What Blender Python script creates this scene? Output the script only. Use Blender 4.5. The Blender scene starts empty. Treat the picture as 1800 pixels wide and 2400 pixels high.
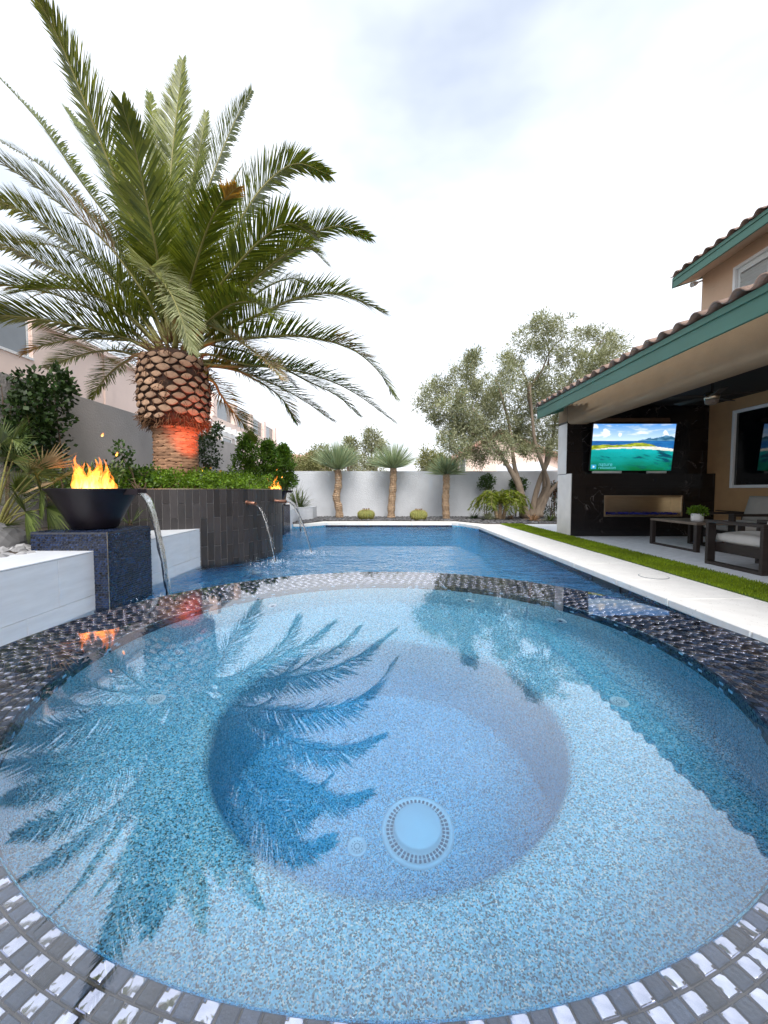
import bpy, math, random
import numpy as np
from mathutils import Vector, Matrix, noise as mnoise

SC = bpy.context.scene
COL = SC.collection
R = math.radians

# ------------------------------------------------------------------ camera, sky, sun, exposure
F = 968.0                                   # focal length in pixels of the 1800 x 2400 photograph
PITCH = math.atan(51 / F)
CAMZ = 1.0
cam_d = bpy.data.cameras.new('camera')
cam = bpy.data.objects.new('camera', cam_d)
COL.objects.link(cam)
cam_d.sensor_fit = 'HORIZONTAL'
cam_d.sensor_width = 36
cam_d.lens = 36 * F / 1800
cam_d.clip_start = .02
cam_d.clip_end = 900
cam.location = (0, 0, CAMZ)
cam.rotation_euler = (R(90) - PITCH, 0, 0)
SC.camera = cam

SUN_EL, SUN_AZ = R(50), R(172)             # azimuth from +Y, positive to +X
sun_dir = Vector((math.sin(SUN_AZ) * math.cos(SUN_EL), math.cos(SUN_AZ) * math.cos(SUN_EL), math.sin(SUN_EL)))
world = bpy.data.worlds.new('World')
SC.world = world
world.use_nodes = True
wn, wl = world.node_tree.nodes, world.node_tree.links
bg = wn['Background']
sky = wn.new('ShaderNodeTexSky')
sky.sky_type = 'NISHITA'
sky.sun_disc = False
sky.sun_elevation = SUN_EL
sky.sun_rotation = SUN_AZ
sky.dust_density = 4.0
sky.air_density = 1.2
tc = wn.new('ShaderNodeTexCoord')
mp = wn.new('ShaderNodeMapping')
mp.inputs['Scale'].default_value = (1, 1, 2.4)
nz = wn.new('ShaderNodeTexNoise')
nz.inputs['Scale'].default_value = 1.5
nz.inputs['Detail'].default_value = 5
nz.inputs['Roughness'].default_value = .5
cr = wn.new('ShaderNodeValToRGB')
cr.color_ramp.elements[0].position = .30
cr.color_ramp.elements[0].color = (.30, .30, .30, 1)
cr.color_ramp.elements[1].position = .70
cr.color_ramp.elements[1].color = (.98, .98, .98, 1)
cloud = wn.new('ShaderNodeRGB')
cloud.outputs[0].default_value = (6.9, 7.2, 7.7, 1)     # thin bright overcast
mx = wn.new('ShaderNodeMix')
mx.data_type = 'RGBA'
wl.new(tc.outputs['Generated'], mp.inputs['Vector'])
wl.new(mp.outputs['Vector'], nz.inputs['Vector'])
wl.new(nz.outputs['Fac'], cr.inputs['Fac'])
wl.new(cr.outputs['Color'], mx.inputs['Factor'])
wl.new(sky.outputs['Color'], mx.inputs['A'])
wl.new(cloud.outputs[0], mx.inputs['B'])
wl.new(mx.outputs['Result'], bg.inputs['Color'])
bg.inputs['Strength'].default_value = .10

sun_d = bpy.data.lights.new('sun', 'SUN')
sun_d.energy = 1.5
sun_d.angle = R(30)
sun_d.color = (1, .96, .9)
sun = bpy.data.objects.new('sun', sun_d)
COL.objects.link(sun)
sun.location = (-6, -6, 12)
sun.rotation_euler = (-sun_dir).to_track_quat('-Z', 'Y').to_euler()

SC.view_settings.view_transform = 'Standard'
SC.view_settings.look = 'None'
SC.view_settings.gamma = 1
SC.view_settings.use_curve_mapping = False
SC.view_settings.exposure = 1.15
SC.render.engine = 'CYCLES'
cy = SC.cycles
cy.max_bounces = 14
cy.diffuse_bounces = 3
cy.glossy_bounces = 5
cy.transmission_bounces = 9
cy.transparent_max_bounces = 12
cy.volume_bounces = 0
cy.caustics_reflective = True
cy.caustics_refractive = True
cy.sample_clamp_indirect = 6
cy.use_denoising = True

# ------------------------------------------------------------------ helpers
FWD = Vector((0, math.cos(PITCH), -math.sin(PITCH)))
UPV = Vector((0, math.sin(PITCH), math.cos(PITCH)))


def ray(u, v):
    return FWD + Vector((1, 0, 0)) * ((u - 900) / F) + UPV * ((1200 - v) / F)


def PY(u, v, y):                            # the point of a pixel at the depth y
    d = ray(u, v)
    return Vector((0, 0, CAMZ)) + d * (y / d.y)


def PX(u, v, x):                            # the point of a pixel on the plane X = x
    d = ray(u, v)
    return Vector((0, 0, CAMZ)) + d * (x / d.x)


def proj(p):
    q = Vector(p) - Vector((0, 0, CAMZ))
    z = q.dot(FWD)
    if z < .05:
        return None
    return 900 + F * q.x / z, 1200 - F * q.dot(UPV) / z, z


ROOT = {}


def tag(o, label=None, cat=None, group=None, kind=None):
    if label:
        o['label'] = label
    if cat:
        o['category'] = cat
    if group:
        o['group'] = group
    if kind:
        o['kind'] = kind
    return o


def thing(name, label, cat, loc=(0, 0, 0), group=None, rz=0):
    o = bpy.data.objects.new(name, None)
    o.empty_display_size = .1
    COL.objects.link(o)
    o.location = loc
    o.rotation_euler = (0, 0, rz)
    ROOT[o.name] = Vector(loc)
    return tag(o, label, cat, group)


def adopt(o, parent, local=False):
    if parent is not None:
        o.parent = parent
        if not local and parent.name in ROOT:
            o.matrix_parent_inverse = Matrix.Translation(-ROOT[parent.name])


def inst(name, mesh, parent, M, local=False):
    o = bpy.data.objects.new(name, mesh)
    COL.objects.link(o)
    adopt(o, parent, local)
    o.matrix_basis = M
    return o


def copy_tree(o, parent=None):
    c = o.copy()
    COL.objects.link(c)
    c.parent = parent
    if o.name in ROOT:
        ROOT[c.name] = ROOT[o.name].copy()
    for ch in list(o.children):
        copy_tree(ch, c)
    return c


class MB:
    def __init__(s):
        s.v, s.f, s.m = [], [], []

    def add(s, vs, fs, mi=0):
        b = len(s.v)
        s.v += [tuple(v) for v in vs]
        s.f += [tuple(b + i for i in f) for f in fs]
        s.m += [mi] * len(fs)
        return s

    def box(s, x0, x1, y0, y1, z0, z1, mi=0, M=None):
        vs = [(x, y, z) for x in (x0, x1) for y in (y0, y1) for z in (z0, z1)]
        if M is not None:
            vs = [M @ Vector(v) for v in vs]
        return s.add(vs, [(0, 1, 3, 2), (4, 6, 7, 5), (0, 4, 5, 1), (2, 3, 7, 6), (0, 2, 6, 4), (1, 5, 7, 3)], mi)

    def bbox(s, x0, x1, y0, y1, z0, z1, b=.01, mi=0, M=None):
        """box with chamfered edges"""
        b = min(b, (x1 - x0) * .45, (y1 - y0) * .45, (z1 - z0) * .45)
        vs, idx = [], {}
        for i in (0, 1):
            for j in (0, 1):
                for k in (0, 1):
                    c = ((x0, x1)[i], (y0, y1)[j], (z0, z1)[k])
                    sg = (1 - 2 * i, 1 - 2 * j, 1 - 2 * k)
                    for a in range(3):
                        p = [c[q] + (0 if q == a else sg[q] * b) for q in range(3)]
                        idx[i, j, k, a] = len(vs)
                        vs.append(Vector(p))
        fs = []
        for a in range(3):
            o1, o2 = (a + 1) % 3, (a + 2) % 3
            for e in (0, 1):
                q = []
                for (p, r) in ((0, 0), (1, 0), (1, 1), (0, 1)):
                    c = [0, 0, 0]
                    c[a], c[o1], c[o2] = e, p, r
                    q.append(idx[c[0], c[1], c[2], a])
                fs.append(tuple(q if e else q[::-1]))
            for p in (0, 1):
                for r in (0, 1):
                    q = []
                    for (e, ax) in ((0, o1), (1, o1), (1, o2), (0, o2)):
                        c = [0, 0, 0]
                        c[a], c[o1], c[o2] = e, p, r
                        q.append(idx[c[0], c[1], c[2], ax])
                    fs.append(tuple(q))
        for i in (0, 1):
            for j in (0, 1):
                for k in (0, 1):
                    fs.append(tuple(idx[i, j, k, a] for a in range(3)))
        if M is not None:
            vs = [M @ v for v in vs]
        return s.add(vs, fs, mi)

    def prism(s, poly, z0, z1, mi=0, bottom=True):
        n = len(poly)
        vs = [(x, y, z0) for x, y in poly] + [(x, y, z1) for x, y in poly]
        fs = [tuple(range(n, 2 * n))]
        if bottom:
            fs.append(tuple(reversed(range(n))))
        fs += [(i, (i + 1) % n, n + (i + 1) % n, n + i) for i in range(n)]
        return s.add(vs, fs, mi)

    def lathe(s, prof, c=(0, 0), n=48, mi=0, a0=0, a1=None, wob=0):
        full = a1 is None
        a1 = 2 * math.pi if full else a1
        m = n if full else n + 1
        vs = []
        for i in range(m):
            a = a0 + (a1 - a0) * i / n
            for r, z in prof:
                vs.append((c[0] + r * math.cos(a), c[1] + r * math.sin(a), z))
        k = len(prof)
        fs = []
        for i in range(n):
            j = (i + 1) % m
            for q in range(k - 1):
                fs.append((i * k + q, j * k + q, j * k + q + 1, i * k + q + 1))
        return s.add(vs, fs, mi)

    def tube(s, pts, rad, n=8, mi=0, cap=True, flat=1.0):
        pts = [Vector(p) for p in pts]
        if not hasattr(rad, '__len__'):
            rad = [rad] * len(pts)
        vs, fs = [], []
        ref = None
        for i, p in enumerate(pts):
            t = (pts[min(i + 1, len(pts) - 1)] - pts[max(i - 1, 0)])
            t = t.normalized() if t.length > 1e-9 else Vector((0, 0, 1))
            if ref is None:
                ref = Vector((0, 0, 1)) if abs(t.z) < .9 else Vector((1, 0, 0))
            a = (ref - t * ref.dot(t)).normalized()
            b = t.cross(a)
            ref = a
            for k in range(n):
                w = 2 * math.pi * k / n
                vs.append(p + (a * math.cos(w) * flat + b * math.sin(w)) * rad[i])
        for i in range(len(pts) - 1):
            for k in range(n):
                k2 = (k + 1) % n
                fs.append((i * n + k, i * n + k2, (i + 1) * n + k2, (i + 1) * n + k))
        if cap:
            fs.append(tuple(reversed(range(n))))
            fs.append(tuple((len(pts) - 1) * n + k for k in range(n)))
        return s.add(vs, fs, mi)

    def mesh(s, name, mats, smooth=False):
        me = bpy.data.meshes.new(name)
        me.from_pydata(s.v, [], s.f)
        for m in (mats if isinstance(mats, (list, tuple)) else [mats]):
            me.materials.append(m)
        if any(s.m):
            me.polygons.foreach_set('material_index', s.m)
        if smooth:
            me.polygons.foreach_set('use_smooth', [True] * len(s.f))
        me.update()
        return me

    def build(s, name, mats, parent=None, smooth=False, local=False):
        o = bpy.data.objects.new(name, s.mesh(name, mats, smooth))
        COL.objects.link(o)
        adopt(o, parent, local)
        return o


def fast_mesh(name, V, loops_per, mats, mi=None):
    """V (n, k, 3): n faces of k corners each"""
    V = np.asarray(V, dtype=np.float32)
    n, k = V.shape[0], V.shape[1]
    me = bpy.data.meshes.new(name)
    me.vertices.add(n * k)
    me.vertices.foreach_set('co', V.reshape(-1))
    me.loops.add(n * k)
    me.loops.foreach_set('vertex_index', np.arange(n * k, dtype=np.int32))
    me.polygons.add(n)
    me.polygons.foreach_set('loop_start', np.arange(0, n * k, k, dtype=np.int32))
    for m in (mats if isinstance(mats, (list, tuple)) else [mats]):
        me.materials.append(m)
    if mi is not None:
        me.polygons.foreach_set('material_index', np.asarray(mi, dtype=np.int32))
    me.update()
    me.validate()
    return me


def unit(a):
    return a / np.maximum(np.linalg.norm(a, axis=-1, keepdims=True), 1e-9)


def leaf_quads(rng, C, D, L, W, jit=.35):
    """diamond leaves: base C, direction D"""
    n = len(C)
    D = unit(D + rng.normal(0, jit, (n, 3)))
    S = unit(np.cross(D, rng.normal(0, 1, (n, 3))))
    L = np.asarray(L).reshape(-1, 1) * rng.uniform(.7, 1.25, (n, 1))
    W = np.asarray(W).reshape(-1, 1) * rng.uniform(.8, 1.2, (n, 1))
    m = C + D * L * .48
    return np.stack([C, m + S * W * .5, C + D * L, m - S * W * .5], axis=1)


def mesh_obj(name, me, parent=None, local=False):
    o = bpy.data.objects.new(name, me)
    COL.objects.link(o)
    adopt(o, parent, local)
    return o


# ------------------------------------------------------------------ materials
def new_mat(name):
    m = bpy.data.materials.new(name)
    m.use_nodes = True
    nt = m.node_tree
    return m, nt.nodes, nt.links, nt.nodes['Principled BSDF']


def coord(n, l, scale=(1, 1, 1), kind='Object'):
    t = n.new('ShaderNodeTexCoord')
    g = n.new('ShaderNodeMapping')
    g.inputs['Scale'].default_value = scale
    l.new(t.outputs[kind], g.inputs['Vector'])
    return g.outputs['Vector']


def noise(n, l, vec, scale, detail=4, rough=.55):
    t = n.new('ShaderNodeTexNoise')
    t.inputs['Scale'].default_value = scale
    t.inputs['Detail'].default_value = detail
    t.inputs['Roughness'].default_value = rough
    if vec is not None:
        l.new(vec, t.inputs['Vector'])
    return t.outputs['Fac']


def ramp(n, l, fac, stops):
    t = n.new('ShaderNodeValToRGB')
    e = t.color_ramp.elements
    while len(e) < len(stops):
        e.new(.5)
    for k, (p, c) in enumerate(stops):
        e[k].position = p
        e[k].color = (*c, 1) if len(c) == 3 else c
    l.new(fac, t.inputs['Fac'])
    return t.outputs['Color']


def mixc(n, l, a, b, fac, mode='MIX'):
    t = n.new('ShaderNodeMix')
    t.data_type = 'RGBA'
    t.blend_type = mode
    for k, x in (('A', a), ('B', b), ('Factor', fac)):
        if isinstance(x, (int, float)):
            t.inputs[k].default_value = x
        elif isinstance(x, (tuple, list)):
            t.inputs[k].default_value = (*x, 1)
        else:
            l.new(x, t.inputs[k])
    return t.outputs['Result']


def bump(n, l, h, strength, dist, norm=None):
    t = n.new('ShaderNodeBump')
    t.inputs['Strength'].default_value = strength
    t.inputs['Distance'].default_value = dist
    l.new(h, t.inputs['Height'])
    if norm is not None:
        l.new(norm, t.inputs['Normal'])
    return t.outputs['Normal']


def sh(c, k):
    return tuple(min(1, max(0, x * k)) for x in c)


def pm(name, col, rough=.6, var=.15, scale=6, bmp=0, bscale=60, bdist=.004, metal=0, spec=.5, rnd=0, stretch=(1, 1, 1), coat=0):
    m, n, l, b = new_mat(name)
    vec = coord(n, l, stretch)
    c = ramp(n, l, noise(n, l, vec, scale, 5), [(.25, sh(col, 1 - var)), (.75, sh(col, 1 + var))])
    if rnd:
        oi = n.new('ShaderNodeObjectInfo')
        gi = n.new('ShaderNodeNewGeometry')
        ad = n.new('ShaderNodeMath')
        ad.operation = 'ADD'
        l.new(oi.outputs['Random'], ad.inputs[0])
        l.new(gi.outputs['Random Per Island'], ad.inputs[1])
        fr = n.new('ShaderNodeMath')
        fr.operation = 'FRACT'
        l.new(ad.outputs[0], fr.inputs[0])
        k = ramp(n, l, fr.outputs[0], [(0, (1 - rnd,) * 3), (1, (1 + rnd,) * 3)])
        c = mixc(n, l, c, k, 1.0, 'MULTIPLY')
    l.new(c, b.inputs['Base Color'])
    b.inputs['Roughness'].default_value = rough
    b.inputs['Metallic'].default_value = metal
    b.inputs['Specular IOR Level'].default_value = spec
    b.inputs['Coat Weight'].default_value = coat
    if bmp:
        l.new(bump(n, l, noise(n, l, vec, bscale, 4), bmp, bdist), b.inputs['Normal'])
    return m


def leafm(name, dark, light, rough=.45, trans=.3, spec=.4):
    m, n, l, b = new_mat(name)
    gi = n.new('ShaderNodeNewGeometry')
    c = ramp(n, l, gi.outputs['Random Per Island'], [(0, dark), (.6, tuple((a + q) / 2 for a, q in zip(dark, light))), (1, light)])
    c2 = mixc(n, l, c, ramp(n, l, noise(n, l, coord(n, l), 1.7, 3), [(.35, (.72,) * 3), (.7, (1.2,) * 3)]), 1.0, 'MULTIPLY')
    l.new(c2, b.inputs['Base Color'])
    b.inputs['Roughness'].default_value = rough
    b.inputs['Specular IOR Level'].default_value = spec
    t = n.new('ShaderNodeBsdfTranslucent')
    l.new(mixc(n, l, c2, (1.0, 1.0, .55), 1.0, 'MULTIPLY'), t.inputs['Color'])
    x = n.new('ShaderNodeMixShader')
    x.inputs[0].default_value = trans
    l.new(b.outputs[0], x.inputs[1])
    l.new(t.outputs[0], x.inputs[2])
    l.new(x.outputs[0], n['Material Output'].inputs['Surface'])
    return m


def emis(name, col, s):
    m, n, l, b = new_mat(name)
    b.inputs['Base Color'].default_value = (0, 0, 0, 1)
    b.inputs['Emission Color'].default_value = (*col, 1)
    b.inputs['Emission Strength'].default_value = s
    return m


def pebble_mat(name, base, cells=150):
    """exposed-aggregate pool plaster"""
    m, n, l, b = new_mat(name)
    vec = coord(n, l)
    v = n.new('ShaderNodeTexVoronoi')
    v.inputs['Scale'].default_value = cells
    l.new(vec, v.inputs['Vector'])
    sp = n.new('ShaderNodeSeparateColor')
    l.new(v.outputs['Color'], sp.inputs[0])
    c = ramp(n, l, sp.outputs[0], [(0, sh(base, .10)), (.14, sh(base, .16)), (.24, sh(base, .55)), (.5, base), (.78, sh(base, 1.2)), (.93, (.92, .9, .82))])
    v2 = n.new('ShaderNodeTexVoronoi')
    v2.inputs['Scale'].default_value = cells * .42
    l.new(vec, v2.inputs['Vector'])
    s2 = n.new('ShaderNodeSeparateColor')
    l.new(v2.outputs['Color'], s2.inputs[0])
    c = mixc(n, l, c, ramp(n, l, s2.outputs[1], [(0, (.55, .6, .7)), (.3, (1, 1, 1)), (1, (1.12, 1.1, 1.05))]), .8, 'MULTIPLY')
    l.new(c, b.inputs['Base Color'])
    b.inputs['Roughness'].default_value = .7
    l.new(bump(n, l, v.outputs['Distance'], .35, .003), b.inputs['Normal'])
    return m


def water_mat(name, ripple, absorb, density, ior=1.45):
    """clear water: reflection over refraction, absorbing body; ripple(n, l) gives a normal or None"""
    m, n, l, b = new_mat(name)
    n.remove(b)
    fr = n.new('ShaderNodeFresnel')
    # air to water uses the chosen gloss, water to air the real index
    geo = n.new('ShaderNodeNewGeometry')
    sel = n.new('ShaderNodeMapRange')
    sel.inputs['To Min'].default_value = ior
    sel.inputs['To Max'].default_value = 1.33
    l.new(geo.outputs['Backfacing'], sel.inputs['Value'])
    l.new(sel.outputs[0], fr.inputs['IOR'])
    gl = n.new('ShaderNodeBsdfGlossy')
    gl.inputs['Roughness'].default_value = 0
    rf = n.new('ShaderNodeBsdfRefraction')
    rf.inputs['IOR'].default_value = 1.33
    rf.inputs['Roughness'].default_value = 0
    nm = ripple(n, l) if ripple else None
    if nm is not None:
        for q in (fr, gl, rf):
            l.new(nm, q.inputs['Normal'])
    x = n.new('ShaderNodeMixShader')
    l.new(fr.outputs[0], x.inputs[0])
    l.new(rf.outputs[0], x.inputs[1])
    l.new(gl.outputs[0], x.inputs[2])
    l.new(x.outputs[0], n['Material Output'].inputs['Surface'])
    if density:
        va = n.new('ShaderNodeVolumeAbsorption')
        va.inputs['Color'].default_value = (*absorb, 1)
        va.inputs['Density'].default_value = density
        l.new(va.outputs[0], n['Material Output'].inputs['Volume'])
    return m


def spa_ripple(n, l):
    vec = coord(n, l)
    h = noise(n, l, vec, 9, 2, .4)
    return bump(n, l, h, .015, .012)


def pool_ripple(n, l):
    vec = coord(n, l, (1, 1.25, 1))
    a = noise(n, l, vec, 1.5, 2, .5)
    c = noise(n, l, vec, 5.2, 3, .55)
    m1 = n.new('ShaderNodeMath')
    m1.operation = 'MULTIPLY_ADD'
    l.new(c, m1.inputs[0])
    m1.inputs[1].default_value = .8
    l.new(a, m1.inputs[2])
    # the waves are highest round the falling jets and die away from them
    g = n.new('ShaderNodeNewGeometry')
    d = n.new('ShaderNodeVectorMath')
    d.operation = 'DISTANCE'
    l.new(g.outputs['Position'], d.inputs[0])
    d.inputs[1].default_value = (-1.5, 7.2, -.12)
    fall = n.new('ShaderNodeMapRange')
    fall.inputs['From Min'].default_value = .3
    fall.inputs['From Max'].default_value = 4.2
    fall.inputs['To Min'].default_value = 1.0
    fall.inputs['To Max'].default_value = .42
    l.new(d.outputs['Value'], fall.inputs['Value'])
    m2 = n.new('ShaderNodeMath')
    m2.operation = 'MULTIPLY'
    l.new(m1.outputs[0], m2.inputs[0])
    l.new(fall.outputs[0], m2.inputs[1])
    return bump(n, l, m2.outputs[0], 1.0, .25)


M = {}
M['pebble'] = pebble_mat('spa pebble plaster', (.25, .65, .83), 300)
M['pool_pebble'] = pebble_mat('pool pebble plaster', (.06, .54, .94), 120)
M['spa_water'] = water_mat('spa water', spa_ripple, (.0, .67, .97), .66, 2.85)
M['film'] = water_mat('overflow film', spa_ripple, None, 0, 2.3)
M['pool_water'] = water_mat('pool water', pool_ripple, (.02, .74, .97), .33, 1.5)
M['jet'] = water_mat('falling water', lambda n, l: bump(n, l, noise(n, l, coord(n, l, (1, 1, .22)), 48, 3), .8, .012), None, 0, 1.36)
M['grout'] = pm('tile grout', (.13, .125, .12), .85, .2, 30)
M['tile_smooth'] = pm('mirror glazed glass tile', (.66, .69, .82), .05, .06, 20, metal=.95, rnd=.12, bmp=.02, bscale=20, bdist=.002)
M['tile_rough'] = pm('hammered slate blue glass tile', (.030, .050, .095), .2, .35, 40, bmp=.7, bscale=150, bdist=.003, rnd=.65, spec=.7)
M['grout_dark'] = pm('dark grout', (.040, .044, .056), .8, .2, 30)
M['grout_pale'] = pm('pale grey grout', (.22, .21, .21), .85, .1, 30)
M['mosaic'] = pm('navy glass mosaic', (.010, .020, .055), .14, .4, 25, rnd=.85, spec=.8, bmp=.15, bscale=60)
M['slate'] = pm('charcoal planter tile', (.028, .025, .026), .42, .28, 9, bmp=.25, bscale=40, rnd=.35, stretch=(3, 3, .8))
M['porcelain'] = pm('white veined porcelain', (.66, .69, .74), .38, .09, 3, stretch=(6, 1, 6), rnd=.035)
M['coping'] = pm('pale travertine', (.70, .69, .67), .75, .06, 8, bmp=.15, bscale=120)
m, n, l, b = new_mat('pale pitted travertine')
vec = coord(n, l)
cc = ramp(n, l, noise(n, l, vec, 6, 5), [(.25, (.72, .71, .69)), (.75, (.82, .81, .79))])
vo = n.new('ShaderNodeTexVoronoi')
vo.inputs['Scale'].default_value = 26
l.new(coord(n, l, (1, 2.2, 1)), vo.inputs['Vector'])
pit = ramp(n, l, vo.outputs['Distance'], [(.10, (1, 1, 1)), (.16, (0, 0, 0))])
msk = ramp(n, l, noise(n, l, vec, 9, 3), [(.50, (0, 0, 0)), (.56, (1, 1, 1))])
pit = mixc(n, l, pit, msk, 1.0, 'MULTIPLY')
l.new(mixc(n, l, cc, (.13, .11, .09), pit), b.inputs['Base Color'])
b.inputs['Roughness'].default_value = .75
iv = n.new('ShaderNodeInvert')
l.new(pit, iv.inputs['Color'])
l.new(bump(n, l, iv.outputs[0], .5, .003), b.inputs['Normal'])
M['coping'] = m
M['patio'] = pm('pale silver marble paving', (.68, .71, .75), .5, .30, 7, stretch=(1, 5, 1))
M['stucco_grey'] = pm('grey stucco', (.60, .63, .68), .92, .10, 1.6, bmp=1.0, bscale=26, bdist=.02)
M['stucco_taupe'] = pm('taupe grey stucco', (.40, .375, .36), .92, .12, 1.6, bmp=1.0, bscale=30, bdist=.016)
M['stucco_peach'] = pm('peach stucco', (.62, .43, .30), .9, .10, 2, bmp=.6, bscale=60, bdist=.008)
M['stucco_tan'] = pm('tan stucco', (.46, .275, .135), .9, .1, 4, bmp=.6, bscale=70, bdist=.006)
M['stucco_cream'] = pm('pale cream stucco', (.76, .74, .71), .9, .08, 4, bmp=.6, bscale=70, bdist=.006)
M['stucco_beam'] = pm('beige stucco', (.36, .27, .18), .9, .08, 4, bmp=.6, bscale=70, bdist=.006)
M['stucco_pink'] = pm('pink stucco', (.86, .70, .63), .92, .05, 2, bmp=.3, bscale=60, bdist=.005)
M['fascia'] = pm('green painted wood', (.07, .19, .142), .55, .12, 6, bmp=.2, bscale=30, stretch=(1, .15, 1))
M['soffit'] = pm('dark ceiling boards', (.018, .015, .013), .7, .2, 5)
M['roof_tile'] = pm('mottled clay roof tile', (.33, .23, .185), .8, .3, 14, bmp=.3, bscale=60, rnd=.25)
M['pink_tile'] = pm('terracotta roof tile', (.50, .29, .23), .85, .2, 4, rnd=.25)
M['marble'] = None
M['steel'] = pm('brushed stainless steel', (.62, .52, .38), .28, .1, 6, metal=1, bmp=.1, bscale=90, stretch=(1, 1, 12))
M['black_metal'] = pm('black painted metal', (.012, .011, .012), .4, .2, 8)
M['bowl'] = pm('dark bronze bowl', (.010, .007, .011), .42, .4, 7, bmp=.15, bscale=50, spec=.35)
M['copper'] = pm('oxidised copper', (.20, .10, .07), .45, .35, 25, metal=.7, bmp=.2)
M['wood_dark'] = pm('espresso stained timber', (.022, .015, .013), .5, .35, 8, stretch=(1, 1, 9), bmp=.12, bscale=40)
M['table_top'] = pm('weathered grey brown table top', (.17, .13, .10), .45, .25, 8, stretch=(8, 1, 1))
M['cushion'] = pm('off white outdoor fabric', (.60, .58, .55), .95, .06, 6, bmp=.3, bscale=260, bdist=.002)
M['cushion_grey'] = pm('taupe grey outdoor fabric', (.36, .34, .31), .95, .06, 6, bmp=.3, bscale=260, bdist=.002)
M['white_paint'] = pm('white paint', (.78, .79, .80), .5, .04, 5)
M['pot'] = pm('white glazed pot', (.74, .74, .74), .35, .05, 5)
M['soil'] = pm('dark soil', (.06, .045, .035), .95, .4, 12, bmp=.8, bscale=30, bdist=.02)
M['earth'] = pm('dry ground', (.26, .21, .17), .95, .2, 2)
M['pebbles_dark'] = pm('dark river pebbles', (.085, .085, .09), .55, .3, 9, rnd=.75)
M['pebbles_grey'] = pm('grey river stones', (.24, .24, .25), .7, .3, 9, rnd=.6)
M['plastic_white'] = pm('white plastic', (.82, .84, .86), .35, .02, 5)
M['drain_dark'] = pm('dark drain slot', (.05, .10, .16), .6, .1, 5)
M['window_glass'] = pm('dark window glass', (.004, .005, .006), .03, 0, 5, spec=1.0)
M['rail_glass'] = pm('smoky rail glass', (.16, .18, .20), .06, .05, 5, spec=.9)
M['turf_base'] = pm('turf backing', (.07, .13, .015), .9, .2, 20)
M['palm_boot'] = pm('cut palm leaf base', (.37, .235, .155), .85, .35, 18, bmp=.3, bscale=60, rnd=.28)
M['palm_fibre'] = pm('dark palm fibre', (.05, .025, .016), .95, .5, 20, bmp=1, bscale=40, bdist=.02)
M['palm_bark'] = pm('fibrous palm bark scale', (.36, .20, .12), .9, .28, 22, bmp=.5, bscale=50, rnd=.3, stretch=(1, 1, 4))
M['rachis'] = pm('palm midrib', (.20, .19, .055), .5, .25, 5)
M['petiole'] = pm('brown petiole', (.17, .085, .04), .7, .3, 8)
M['bark_olive'] = pm('olive bark', (.21, .165, .125), .9, .3, 9, bmp=.8, bscale=22, bdist=.015, stretch=(1, 1, .35))
M['bark_yucca'] = pm('shaggy yucca trunk', (.42, .30, .20), .95, .45, 30, bmp=1, bscale=45, bdist=.03, stretch=(1, 1, .6))
M['stem'] = pm('brown stem', (.10, .065, .04), .85, .3, 10)
M['frond'] = leafm('palm leaflets', (.062, .095, .006), (.24, .275, .03), .40, .28, .45)
M['frond_dead'] = leafm('dead palm leaflets', (.30, .20, .10), (.52, .40, .24), .8, .25)
M['frond_pale'] = leafm('pale young palm leaflets', (.22, .25, .10), (.46, .48, .28), .55, .3)
M['frond_orange'] = leafm('orange palm leaflets', (.42, .20, .03), (.60, .34, .06), .6, .3)
M['olive_leaf'] = leafm('olive leaves', (.15, .165, .075), (.48, .50, .33), .5, .25)
M['yucca_leaf'] = leafm('blue green yucca leaves', (.18, .25, .14), (.46, .54, .34), .45, .2)
M['dark_leaf'] = leafm('glossy dark leaves', (.010, .028, .008), (.05, .09, .022), .42, .18, .3)
M['bright_leaf'] = leafm('bright shrub leaves', (.07, .15, .008), (.22, .37, .03), .4, .35)
M['mid_leaf'] = leafm('mid green shrub leaves', (.022, .06, .010), (.075, .15, .022), .4, .28)
M['hedge_leaf'] = leafm('fresh green hedge leaves', (.035, .085, .008), (.13, .24, .025), .4, .3)
M['fan_leaf'] = leafm('fan palm blades', (.035, .06, .012), (.16, .21, .055), .45, .25)
M['fern_leaf'] = leafm('yellow green cycad fronds', (.08, .12, .008), (.26, .32, .03), .45, .3)
M['pale_leaf'] = leafm('cream striped leaves', (.30, .34, .20), (.60, .62, .45), .5, .25)
M['tan_leaf'] = leafm('dry tan blades', (.28, .15, .08), (.45, .30, .18), .7, .2)
M['red_leaf'] = leafm('reddish leaves', (.12, .03, .015), (.22, .10, .03), .5, .25)
M['hill_leaf'] = leafm('neighbour tree leaves', (.14, .16, .05), (.38, .38, .19), .6, .3)
M['turf'] = leafm('turf blades', (.15, .24, .004), (.38, .50, .02), .6, .3)
M['cactus'] = pm('golden barrel cactus skin', (.19, .20, .05), .7, .3, 30)
M['spine'] = pm('golden spines', (.50, .42, .16), .7, .2, 30)
M['beads'] = pm('blue fire glass', (.02, .03, .30), .1, .5, 40, rnd=.8, spec=1)
M['tv_body'] = pm('black tv casing', (.01, .01, .011), .3, .1, 5)
M['heater'] = pm('brown heater casing', (.13, .07, .04), .6, .3, 20)
M['foam'] = pm('white water foam', (.85, .9, .95), .3, .03, 10)
M['shutter'] = pm('white shutters', (.74, .77, .76), .5, .03, 5)

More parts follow.
